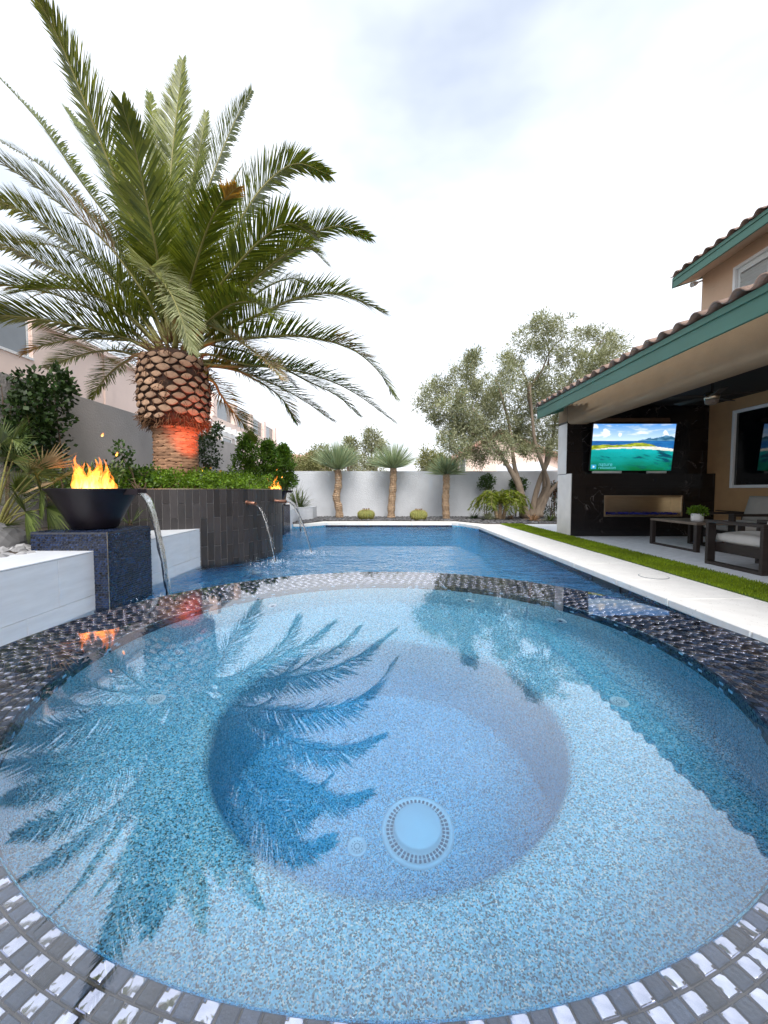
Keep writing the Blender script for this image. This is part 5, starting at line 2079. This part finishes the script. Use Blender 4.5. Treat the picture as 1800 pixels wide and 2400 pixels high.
# yuccas
def yucca(label, base_px, ysel, path, crown_c, rad, nleaf, seed, up):
    pts = [PY(u, v, ysel) for u, v in path]
    t = thing('yucca_tree', label, 'yucca', pts[0], 'trunked yuccas before the back wall')
    C = catmull(pts, 30)
    rr = random.Random(seed)
    r0 = 8.4 * ysel / F
    mb = MB()
    n = 16
    for k in range(30):
        f_ = k / 30
        a, b_ = C[k], C[k + 1]
        rk = r0 * (1.04 - .14 * f_) * (1 + .07 * math.sin(k * 1.1 + seed) + rr.uniform(-.04, .04))
        mb.tube([a, a + (b_ - a) * .75, b_ + (b_ - a) * .25], [rk * .94, rk * 1.07, rk * .9], 13, cap=False)
    rng_ = random.Random(seed)
    for k in range(900):                     # stubs of old leaves
        f_ = rng_.random()
        p = C[int(f_ * 29)].lerp(C[int(f_ * 29) + 1], rng_.random())
        a = rng_.uniform(0, 6.28)
        d = Vector((math.cos(a), math.sin(a), 0))
        o_ = Vector((-math.sin(a), math.cos(a), 0)) * .016
        q = p + d * r0 * .92
        mb.add([q - o_, q + o_, q + d * .035 + Vector((0, 0, rng_.uniform(-.01, .035)))], [(0, 1, 2)])
    mb.build('trunk', M['bark_yucca'], t)
    top = C[-1]
    rng = np.random.default_rng(seed)
    z = up + (1 - up) * rng.uniform(0, 1, nleaf) ** .8
    a = rng.uniform(0, 6.28, nleaf)
    rh = np.sqrt(np.maximum(0, 1 - z * z))
    D = np.stack([rh * np.cos(a), rh * np.sin(a), z], 1)
    Ln = rad * rng.uniform(.82, 1.08, (nleaf, 1))
    B = np.array(top) + D * .05
    S = unit(np.cross(D, rng.normal(0, 1, (nleaf, 3))))
    h = .010
    mid = B + D * Ln * .5
    tip = B + D * Ln
    q1 = np.stack([B - S * h, B + S * h, mid + S * h, mid - S * h], 1)
    q2 = np.stack([mid - S * h, mid + S * h, tip + S * .002, tip - S * .002], 1)
    mesh_obj('leaf_head', fast_mesh('leaf_head', np.concatenate([q1, q2]), 4, M['yucca_leaf']), t)


yucca('leaning yucca with a tall blue green head, left of the three', None, 14.5, [(796, 1214), (794, 1190), (788, 1165), (793, 1140), (793, 1116), (791, 1102)], None, 1.0, 620, 1, .32)
yucca('yucca with a spreading spiky head, middle of the three', None, 14.5, [(917, 1214), (917, 1190), (919, 1165), (921, 1140), (922, 1116), (922, 1098)], None, .95, 480, 2, .12)
yucca('short yucca with a paler rounded head, right of the three', None, 14.0, [(1046, 1218), (1045, 1195), (1044, 1170), (1046, 1140), (1046, 1112)], None, .72, 480, 3, -.05)


def cactus(label, u, v, rad, seed):
    p = gp_(u, v)
    t = thing('barrel_cactus', label, 'cactus', p, 'golden barrel cacti in the gravel')
    nr = 22
    mb = MB()
    prof = [(.55, 0), (.86, .22), (1.0, .55), (.96, .85), (.78, 1.08), (.48, 1.2), (.18, 1.19), (0.01, 1.16)]
    n = nr * 4
    vs, fs = [], []
    for k in range(n):
        a = 2 * math.pi * k / n
        w_ = 1 + .075 * (math.cos(a * nr))
        for r_, z in prof:
            vs.append((p.x + rad * r_ * w_ * math.cos(a), p.y + rad * r_ * w_ * math.sin(a), p.z - .02 + z * rad))
    m_ = len(prof)
    for k in range(n):
        j = (k + 1) % n
        for q in range(m_ - 1):
            fs.append((k * m_ + q, j * m_ + q, j * m_ + q + 1, k * m_ + q + 1))
    mb.add(vs, fs)
    mb.build('body', M['cactus'], t, True)
    rr = random.Random(seed)
    mb = MB()
    for k in range(nr):
        a = 2 * math.pi * k / nr
        for q in range(14):
            f_ = q / 13 * (m_ - 1.2)
            i = int(f_)
            f_ -= i
            r_ = prof[i][0] * (1 - f_) + prof[min(i + 1, m_ - 1)][0] * f_
            z = prof[i][1] * (1 - f_) + prof[min(i + 1, m_ - 1)][1] * f_
            c = Vector((p.x + rad * r_ * 1.07 * math.cos(a), p.y + rad * r_ * 1.07 * math.sin(a), p.z - .02 + z * rad))
            for s_ in range(4):
                d = Vector((math.cos(a) + rr.uniform(-.9, .9), math.sin(a) + rr.uniform(-.9, .9), rr.uniform(-.5, 1))).normalized()
                o_ = d.cross(Vector((0, 0, 1))).normalized() * .005
                mb.add([c - o_, c + o_, c + d * .055], [(0, 1, 2)])
    tag(mb.build('spines', M['spine'], t), kind='stuff')
    mb = MB()
    for k in range(9):
        a = 2 * math.pi * k / 9
        c = Vector((p.x + rad * .38 * math.cos(a), p.y + rad * .38 * math.sin(a), p.z + 1.2 * rad))
        mb.tube([c, c + Vector((0, 0, .035))], [.018, .012], 6)
    mb.build('bud', M['petiole'], t)


cactus('golden barrel cactus between the left and middle yuccas', 858, 1217, .275, 1)
cactus('golden barrel cactus between the middle and right yuccas', 981, 1218, .275, 2)

# olive tree
ob = gp_(1242, 1216)
OY = ob.y
ot = thing('olive_tree', 'large multi trunk olive tree leaning over the back wall', 'tree', ob)
c3 = lambda x, y: (950 + x * .3014, 700 + y * .3014)
limbs = [([(930, 1700), (905, 1560), (880, 1450), (815, 1330), (760, 1240), (650, 1050), (520, 850)], 0, .16, .03),
         ([(935, 1700), (915, 1570), (893, 1460), (865, 1370), (840, 1250), (820, 1050), (760, 800), (700, 620)], .3, .13, .03),
         ([(985, 1700), (1000, 1580), (1040, 1430), (1090, 1310), (1120, 1230), (1160, 1000), (1220, 760), (1380, 520)], .1, .12, .03),
         ([(1010, 1700), (1050, 1600), (1095, 1520), (1110, 1430), (1075, 1320), (1010, 1120), (985, 900), (965, 650)], -.2, .12, .035),
         ([(1040, 1690), (1080, 1590), (1120, 1510), (1190, 1430), (1290, 1300), (1400, 1050)], -.3, .10, .03),
         ([(1010, 1700), (1040, 1570), (1075, 1480), (1080, 1350), (1100, 1200)], .5, .09, .04),
         ([(985, 900), (960, 720), (1060, 560), (1120, 420), (1230, 290)], -.2, .05, .012),
         ([(965, 750), (930, 600), (840, 480)], .1, .04, .012),
         ([(1110, 520), (1115, 400), (1060, 250)], 0, .03, .01),
         ([(760, 1240), (640, 1130), (480, 1020), (330, 900)], -.3, .05, .015),
         ([(1220, 760), (1300, 600), (1440, 420), (1560, 300)], .2, .04, .012)]
for pts, dy, r0, r1 in limbs:
    P = [PY(*c3(x, y), OY + dy * (k / (len(pts) - 1) + .15)) for k, (x, y) in enumerate(pts)]
    C = catmull(P, 26)
    mb = MB()
    rr = random.Random(int(r0 * 1000) + len(pts))
    mb.tube(C, [(r0 + (r1 - r0) * (k / 26) ** .8) * (1 + rr.uniform(-.07, .07)) * (1.3 if k < 2 and r0 > .08 else 1) for k in range(27)], 10)
    mb.build('trunk' if r0 > .08 else 'limb', M['bark_olive'], ot, True)
rng = np.random.default_rng(90)
cb = [(160, 780, 80), (270, 700, 100), (230, 880, 90), (330, 950, 115), (480, 560, 100), (520, 470, 60), (450, 720, 150), (560, 850, 165), (400, 1060, 110), (340, 1120, 75), (430, 1190, 75), (650, 700, 140), (700, 950, 170), (600, 1100, 150), (565, 1240, 60), (750, 1150, 120), (830, 480, 100), (800, 600, 110), (940, 350, 110), (1040, 200, 75), (1200, 230, 100), (1100, 380, 90), (900, 750, 140), (1000, 900, 150), (1260, 450, 80), (1390, 300, 70), (1400, 520, 130), (1550, 320, 90), (1500, 500, 130), (1620, 420, 100), (1740, 560, 110), (1150, 650, 130), (1300, 700, 130), (1060, 1100, 115), (1180, 1000, 110), (1150, 1170, 75), (900, 1000, 120), (1250, 850, 140), (1100, 800, 130), (950, 1180, 60), (1500, 700, 150), (1400, 850, 140), (1850, 620, 90), (680, 820, 120), (480, 930, 110), (1050, 680, 90), (540, 1000, 110), (860, 1120, 90), (1240, 1050, 90), (380, 800, 100)]
blobs = []
for (x, y, r_) in cb:
    u, v = c3(x, y)
    yy = OY + rng.uniform(-1.1, 1.3)
    c = PY(u, v, yy)
    rm = r_ * .3014 * yy / F * 1.05
    blobs.append((c, (rm, rm * 1.2, rm)))
q = []
for c, rad in blobs:
    k = int(13 + 52 * rad[0] ** 1.5)
    q.append(clumps(rng, [(c, rad)], k, 58, .22, .11, .026, .45, .15, .1))
mesh_obj('crown', fast_mesh('crown', np.concatenate(q), 4, M['olive_leaf']), ot)


# trees beyond the back wall
def far_tree(label, y, blp, mat, seed, trunk_px, n=26, L=.16, W=.05):
    c = PY(*trunk_px, y)
    t = thing('distant_tree', label, 'tree', (c.x, y, 0), 'trees beyond the back wall')
    rng = np.random.default_rng(seed)
    bl = []
    for u, v, r_ in blp:
        p, rm = pxr(u, v, y + rng.uniform(-.8, .8), r_)
        bl.append((p, (rm, rm, rm)))
    mesh_obj('crown', fast_mesh('crown', clumps(rng, bl, n, 36, .3, L, W, .5, .1, .15), 4, mat), t)
    rr = random.Random(seed)
    mb = MB()
    for k in range(3):
        u, v, r_ = blp[(k * 2) % len(blp)]
        e = PY(u, v, y)
        mb.tube(catmull([(c.x, y, -.05), (c.x + rr.uniform(-.1, .1), y, 1.2), ((c.x + e.x) / 2, y, (e.z + 1) / 2), e], 10), [.16 - .013 * q_ for q_ in range(11)], 7)
    mb.build('trunk', M['bark_olive'], t, True)


far_tree('rounded yellow green tree behind the left yucca', 21, [(752, 1065, 22), (735, 1085, 22), (765, 1085, 25), (700, 1090, 16), (745, 1100, 22), (720, 1100, 20), (680, 1095, 14)], M['hill_leaf'], 31, (745, 1120), 30)
far_tree('tall grey green tree between the left and middle yuccas', 24, [(872, 1020, 18), (865, 1045, 22), (880, 1065, 24), (858, 1085, 24), (885, 1095, 24), (895, 1045, 12)], M['olive_leaf'], 32, (868, 1120), 22)
far_tree('grey green tree right of the left yucca', 23, [(822, 1040, 14), (828, 1065, 20), (815, 1085, 22), (838, 1095, 22), (808, 1060, 14)], M['olive_leaf'], 33, (825, 1120), 24)
far_tree('pale wispy tree left of the short yucca', 22, [(1005, 1070, 18), (1000, 1088, 20), (1018, 1085, 16), (1035, 1078, 12)], M['hill_leaf'], 34, (1004, 1120), 24)

# fan palms at the left edge
fanp = thing('fan_palm', 'bushy fan palm spilling over the bed at the left edge', 'palm', (-4.25, 4.45, BED))
rr = random.Random(13)
rng = np.random.default_rng(13)
heads = [(30, 1080), (0, 1040), (70, 1110), (-40, 1110), (40, 1150), (95, 1150), (-10, 1180), (60, 1200), (10, 1230), (100, 1100), (-60, 1060), (30, 1030), (110, 1190), (-30, 1240), (130, 1130)]
b0 = Vector((-4.25, 4.45, BED))
for k, (u, v) in enumerate(heads):
    y = rr.uniform(4.0, 4.9)
    h_ = PY(u, v, y)
    out_d = (h_ - (b0 + Vector((0, 0, .35))))
    out_d.normalize()
    ax = (out_d + Vector((rr.uniform(-.3, .5), rr.uniform(-.8, 0), rr.uniform(-.1, .5)))).normalized()
    nrm = ax.cross(Vector((rr.uniform(-1, 1), rr.uniform(-1, 1), rr.uniform(-.4, .4)))).normalized()
    nrm = (nrm + Vector((0, -.7, .5))).normalized()
    nrm = (nrm - ax * nrm.dot(ax)).normalized()
    lat = ax.cross(nrm)
    q = []
    nb = 30
    for j in range(nb):
        a = R(-115 + 230 * j / (nb - 1))
        d = ax * math.cos(a) + lat * math.sin(a) + nrm * .18 * abs(math.sin(a))
        L = .40 * (1 - .25 * abs(a) / 2) * rr.uniform(.85, 1.1)
        s_ = (nrm * .5 + (ax * -math.sin(a) + lat * math.cos(a)) * .6).normalized() * .0085
        p1, p2 = h_ + d * L * .45, h_ + d * L + Vector((0, 0, -.05 * rr.random()))
        q.append([h_ - s_ * .4, h_ + s_ * .4, p1 + s_, p1 - s_])
        q.append([p1 - s_, p1 + s_, p2 + s_ * .1, p2 - s_ * .1])
    o = mesh_obj('fan_leaf', fast_mesh('fan_leaf', np.array(q), 4, M['frond_dead'] if k in (9, 14) else M['fan_leaf']), fanp)
    mb = MB()
    mb.tube(catmull([b0, b0.lerp(h_, .5) + Vector((0, 0, .1)), h_], 6), [.012, .011, .010, .009, .008, .007, .006], 6)
    mb.build('stalk', M['rachis'], o)
mb = MB()
mb.tube([b0 - Vector((0, 0, .05)), b0 + Vector((0, 0, .25))], [.14, .1], 12)
mb.build('trunk', M['palm_fibre'], fanp)
bl = [(PY(u, v, 4.9), (.16, .2, .12)) for u, v in ((190, 1120), (150, 1110), (235, 1125), (110, 1165), (260, 1120), (215, 1135))]
shrub('leafy_shrub', 'brown green undergrowth behind the near fire bowl', 'shrub', (bl[0][0].x, 4.9, BED), bl, 16, 10, .09, .08, .018, M['fan_leaf'], 95, 6)
tuft('grass_tuft', 'thin blades hanging beside the near fire bowl spout', (-3.05, 4.95, .60), 16, .42, .014, M['fan_leaf'], 96, .9)

# boulder in the bed
bm = bmesh.new()
bmesh.ops.create_icosphere(bm, subdivisions=3, radius=.28)
for v in bm.verts:
    nn = mnoise.noise(v.co * 4) * .07 + mnoise.noise(v.co * 11) * .02
    v.co = v.co * (1 + nn / .28)
    v.co.z *= .7
me = bpy.data.meshes.new('boulder')
bm.to_mesh(me)
bm.free()
me.materials.append(M['pebbles_grey'])
bo = mesh_obj('boulder', me)
bo.location = (-3.95, 4.15, BED + .06)
tag(bo, 'grey boulder under the fan palm at the left edge', 'rock')

# ------------------------------------------------------------------ neighbouring houses
def nb_window(par, x, y0, y1, z0, z1, axis='x', s=1, mat='rail_glass'):
    mb = MB()
    f_ = .06
    if axis == 'x':
        mb.box(x, x + s * .05, y0, y1, z0, z0 + f_) if s > 0 else mb.box(x + s * .05, x, y0, y1, z0, z0 + f_)
        for (a, b_, c_, d_) in ((y0, y1, z1 - f_, z1), (y0, y0 + f_, z0 + f_, z1 - f_), (y1 - f_, y1, z0 + f_, z1 - f_)):
            mb.box(min(x, x + s * .05), max(x, x + s * .05), a, b_, c_, d_)
        w_ = mb.build('window', M['white_paint'], par)
        mb = MB()
        mb.box(min(x, x + s * .02), max(x, x + s * .02), y0 + f_, y1 - f_, z0 + f_, z1 - f_)
    else:
        for (a, b_, c_, d_) in ((y0, y1, z0, z0 + f_), (y0, y1, z1 - f_, z1), (y0, y0 + f_, z0 + f_, z1 - f_), (y1 - f_, y1, z0 + f_, z1 - f_)):
            mb.box(a, b_, x - .05, x, c_, d_)
        w_ = mb.build('window', M['white_paint'], par)
        mb = MB()
        mb.box(y0 + f_, y1 - f_, x - .02, x, z0 + f_, z1 - f_)
    mb.build('pane', M[mat], w_)


XN = -7.5
na = thing('neighbour_house', 'pale pink stucco house with a glass balcony behind the left wall', 'house', (XN - 3, 9, 0))
zp = 1 + 7.5 / 2.72
mb = MB()
mb.box(XN - 6, XN, -4, 8.98, -.1, zp)
mb.box(XN - 6, XN, 8.99, 17.5, -.1, 1 + 7.5 / 2.1)
mb.box(XN - 6, XN - 2.2, -4, 8.98, zp, 6.5)
mb.build('wall', M['stucco_pink'], na)
mb = MB()
mb.box(XN - .06, XN + .03, -4, 8.98, zp, zp + .05)
mb.build('parapet_cap', M['white_paint'], na)
for k in range(6):
    y0 = 8.9 - (k + 1) * 1.15
    mb = MB()
    mb.box(XN - .04, XN - .02, y0 + .04, y0 + 1.11, zp + .06, zp + .95)
    mb.build('balcony_glass', M['rail_glass'], na)
    mb = MB()
    mb.box(XN - .05, XN - .01, y0 + 1.11, y0 + 1.15, zp + .05, zp + 1.0)
    mb.build('balcony_post', M['white_paint'], na)
mb = MB()
mb.box(XN - .2, XN + .12, 8.99, 17.6, 1 + 7.5 / 2.1, 1.12 + 7.5 / 2.1)
mb.build('cornice', M['stucco_pink'], na)
mb = MB()
mb.box(XN, XN + .05, 11.2, 11.5, -.1, 1 + 7.5 / 2.1)
mb.build('pilaster', M['stucco_pink'], na)
# white trellis with rafter tails on the neighbour's patio
tr_ = thing('white_trellis', 'white patio trellis with rafter tails beyond the left wall', 'trellis', (-6.3, 14, 0))
zt_ = PX(520, 1010, -6.3).z
ya, yb = PX(497, 1010, -6.3).y, PX(556, 1030, -6.3).y
mb = MB()
mb.box(-6.4, -6.3, ya - 2, yb, zt_ - .16, zt_ + .02)
mb.build('beam', M['white_paint'], tr_)
y = ya - 1.8
while y < yb:
    mb = MB()
    mb.box(-7.4, -6.1, y, y + .09, zt_ + .022, zt_ + .20)
    mb.build('rafter', M['white_paint'], tr_)
    y += .62
for y in (ya - 1.9, yb - .3):
    mb = MB()
    mb.box(-6.42, -6.28, y, y + .14, 0, zt_ - .161)
    mb.build('post', M['white_paint'], tr_)
nb = thing('neighbour_house', 'pink house with a roof terrace balustrade beyond the upright shrubs', 'house', (XN - 3, 24, 0))
YB1 = PX(659, 1040, XN).y
zb_ = PX(600, 1012, XN).z - .15
mb = MB()
mb.box(XN - 5, XN, 18.2, YB1, -.1, zb_)
mb.build('wall', M['stucco_pink'], nb)
y = 18.3
k = 0
while y < YB1 - .3:
    mb = MB()
    mb.box(XN - .35, XN + .03, y, y + .4, zb_, zb_ + 1.02)
    mb.build('terrace_post', M['stucco_pink'], nb)
    if y + 2.6 < YB1:
        mb = MB()
        mb.box(XN - .2, XN - .17, y + .41, y + 2.55, zb_ + .08, zb_ + .86)
        mb.build('balustrade_glass', M['rail_glass'], nb)
        mb = MB()
        mb.box(XN - .22, XN - .14, y + .405, y + 2.555, zb_ + .87, zb_ + .93)
        mb.build('balustrade_rail', M['white_paint'], nb)
    y += 2.57
nb_window(nb, XN, 19.2, 20.4, 2.2, 3.5)
mb = MB()
p = PX(557, 985, XN - .8)
for q in range(8):
    mb.tube([(XN - 1.0, p.y - 1.2 + q * .33, p.z - .12), (XN - .3, p.y - 1.2 + q * .33, p.z - .22)], .1, 8)
mb.build('chimney_tile', M['roof_tile'], nb)
mb = MB()
mb.box(XN - 1.3, XN - .7, p.y - 1.4, p.y + 1.4, zb_, p.z - .2)
mb.build('chimney', M['stucco_pink'], nb)


def tile_roof(par, ridge_a, ridge_b, eave_a, eave_b, mat):
    """a sloping tiled roof face with rows of barrels"""
    a, b_, c, d = map(Vector, (ridge_a, ridge_b, eave_b, eave_a))
    mb = MB()
    mb.add([a, b_, c, d, a - Vector((0, 0, .1)), b_ - Vector((0, 0, .1)), c - Vector((0, 0, .1)), d - Vector((0, 0, .1))], [(0, 1, 2, 3), (7, 6, 5, 4), (2, 6, 7, 3), (0, 3, 7, 4), (1, 5, 6, 2)])
    r_ = mb.build('roof', M['roof_tile'] if mat is None else mat, par)
    n = int((c - d).length / .32)
    mb = MB()
    for k in range(n + 1):
        t = k / n
        mb.tube([a.lerp(b_, t) + Vector((0, 0, .02)), d.lerp(c, t) + Vector((0, 0, .02))], .085, 7)
    mb.build('tile_row', mat, r_)
    return r_


nc = thing('neighbour_house', 'distant house with pink tiled roofs beyond the back left corner', 'house', (-9, 40, 0))
Yc = 42
A = lambda u, v, y=Yc: PY(u, v, y)
e0, e1, r0, r1 = A(676, 1088), A(722, 1086), A(688, 1066, Yc + 3), A(712, 1068, Yc + 3)
tile_roof(nc, r0, r1, e0, e1, M['pink_tile'])
e0, e1, r0, r1 = A(630, 1076, 46), A(690, 1078, 46), A(640, 1050, 50), A(672, 1052, 50)
tile_roof(nc, r0, r1, e0, e1, M['pink_tile'])
e0, e1, r0, r1 = A(706, 1092, 45), A(768, 1090, 45), A(718, 1062, 49), A(742, 1062, 49)
tile_roof(nc, r0, r1, e0, e1, M['pink_tile'])
mb = MB()
a, b_ = A(676, 1088), A(760, 1090)
mb.box(a.x, b_.x, Yc + .3, Yc + 6, -.1, a.z - .1)
mb.box(A(632, 1080, 46).x, A(690, 1080, 46).x, 46.3, 52, -.1, A(640, 1080, 46).z)
mb.build('wall', M['stucco_pink'], nc)
nb_window(nc, Yc + .3, A(690, 1095).x, A(705, 1095).x, A(690, 1102).z, A(690, 1094).z, 'y')

nd = thing('neighbour_house', 'pink gabled house behind the olive tree over the back wall', 'house', (6, 24, 0))
Yd = 24
xa, xb_ = PY(1066, 1100, Yd).x, PY(1330, 1100, Yd).x
zr_, ze = PY(1150, 1035, Yd).z, PY(1066, 1082, Yd).z
xm = (xa + xb_) / 2 - .8
mb = MB()
mb.add([(xa, Yd, -.1), (xb_, Yd, -.1), (xb_, Yd, ze), (xm, Yd, zr_ + .5), (xa, Yd, ze), (xa, Yd + 8, -.1), (xb_, Yd + 8, -.1), (xb_, Yd + 8, ze), (xm, Yd + 8, zr_ + .5), (xa, Yd + 8, ze)],
       [(0, 1, 2, 3, 4), (9, 8, 7, 6, 5), (0, 4, 9, 5), (1, 6, 7, 2)])
mb.build('wall', M['stucco_pink'], nd)
tile_roof(nd, (xm, Yd - .4, zr_ + .56), (xm, Yd + 8.3, zr_ + .56), (xa - .5, Yd - .4, ze - .12), (xa - .5, Yd + 8.3, ze - .12), M['pink_tile'])
tile_roof(nd, (xm, Yd + 8.3, zr_ + .56), (xm, Yd - .4, zr_ + .56), (xb_ + .5, Yd + 8.3, ze - .12), (xb_ + .5, Yd - .4, ze - .12), M['pink_tile'])
nb_window(nd, Yd, xa + .25, xa + .65, 1.9, 2.8, 'y')
ne = thing('shed', 'grey shed roof just showing over the back wall behind the olive trunks', 'shed', (6.8, 18, 0))
p0, p1 = PY(1165, 1109, 18), PY(1200, 1098, 18)
p2 = PY(1310, 1100, 18)
mb = MB()
mb.box(p0.x, p2.x, 18, 20.5, -.1, p0.z - .05)
mb.build('wall', M['stucco_cream'], ne)
mb = MB()
mb.add([p0, p2 + Vector((0, 0, 0)), p2 + Vector((0, 2.4, .5)), p0 + Vector((.6, 2.4, .5)), p0 - Vector((0, 0, .06)), p2 - Vector((0, 0, .06))], [(0, 1, 2, 3), (4, 5, 1, 0)])
mb.build('roof', M['porcelain'], ne)
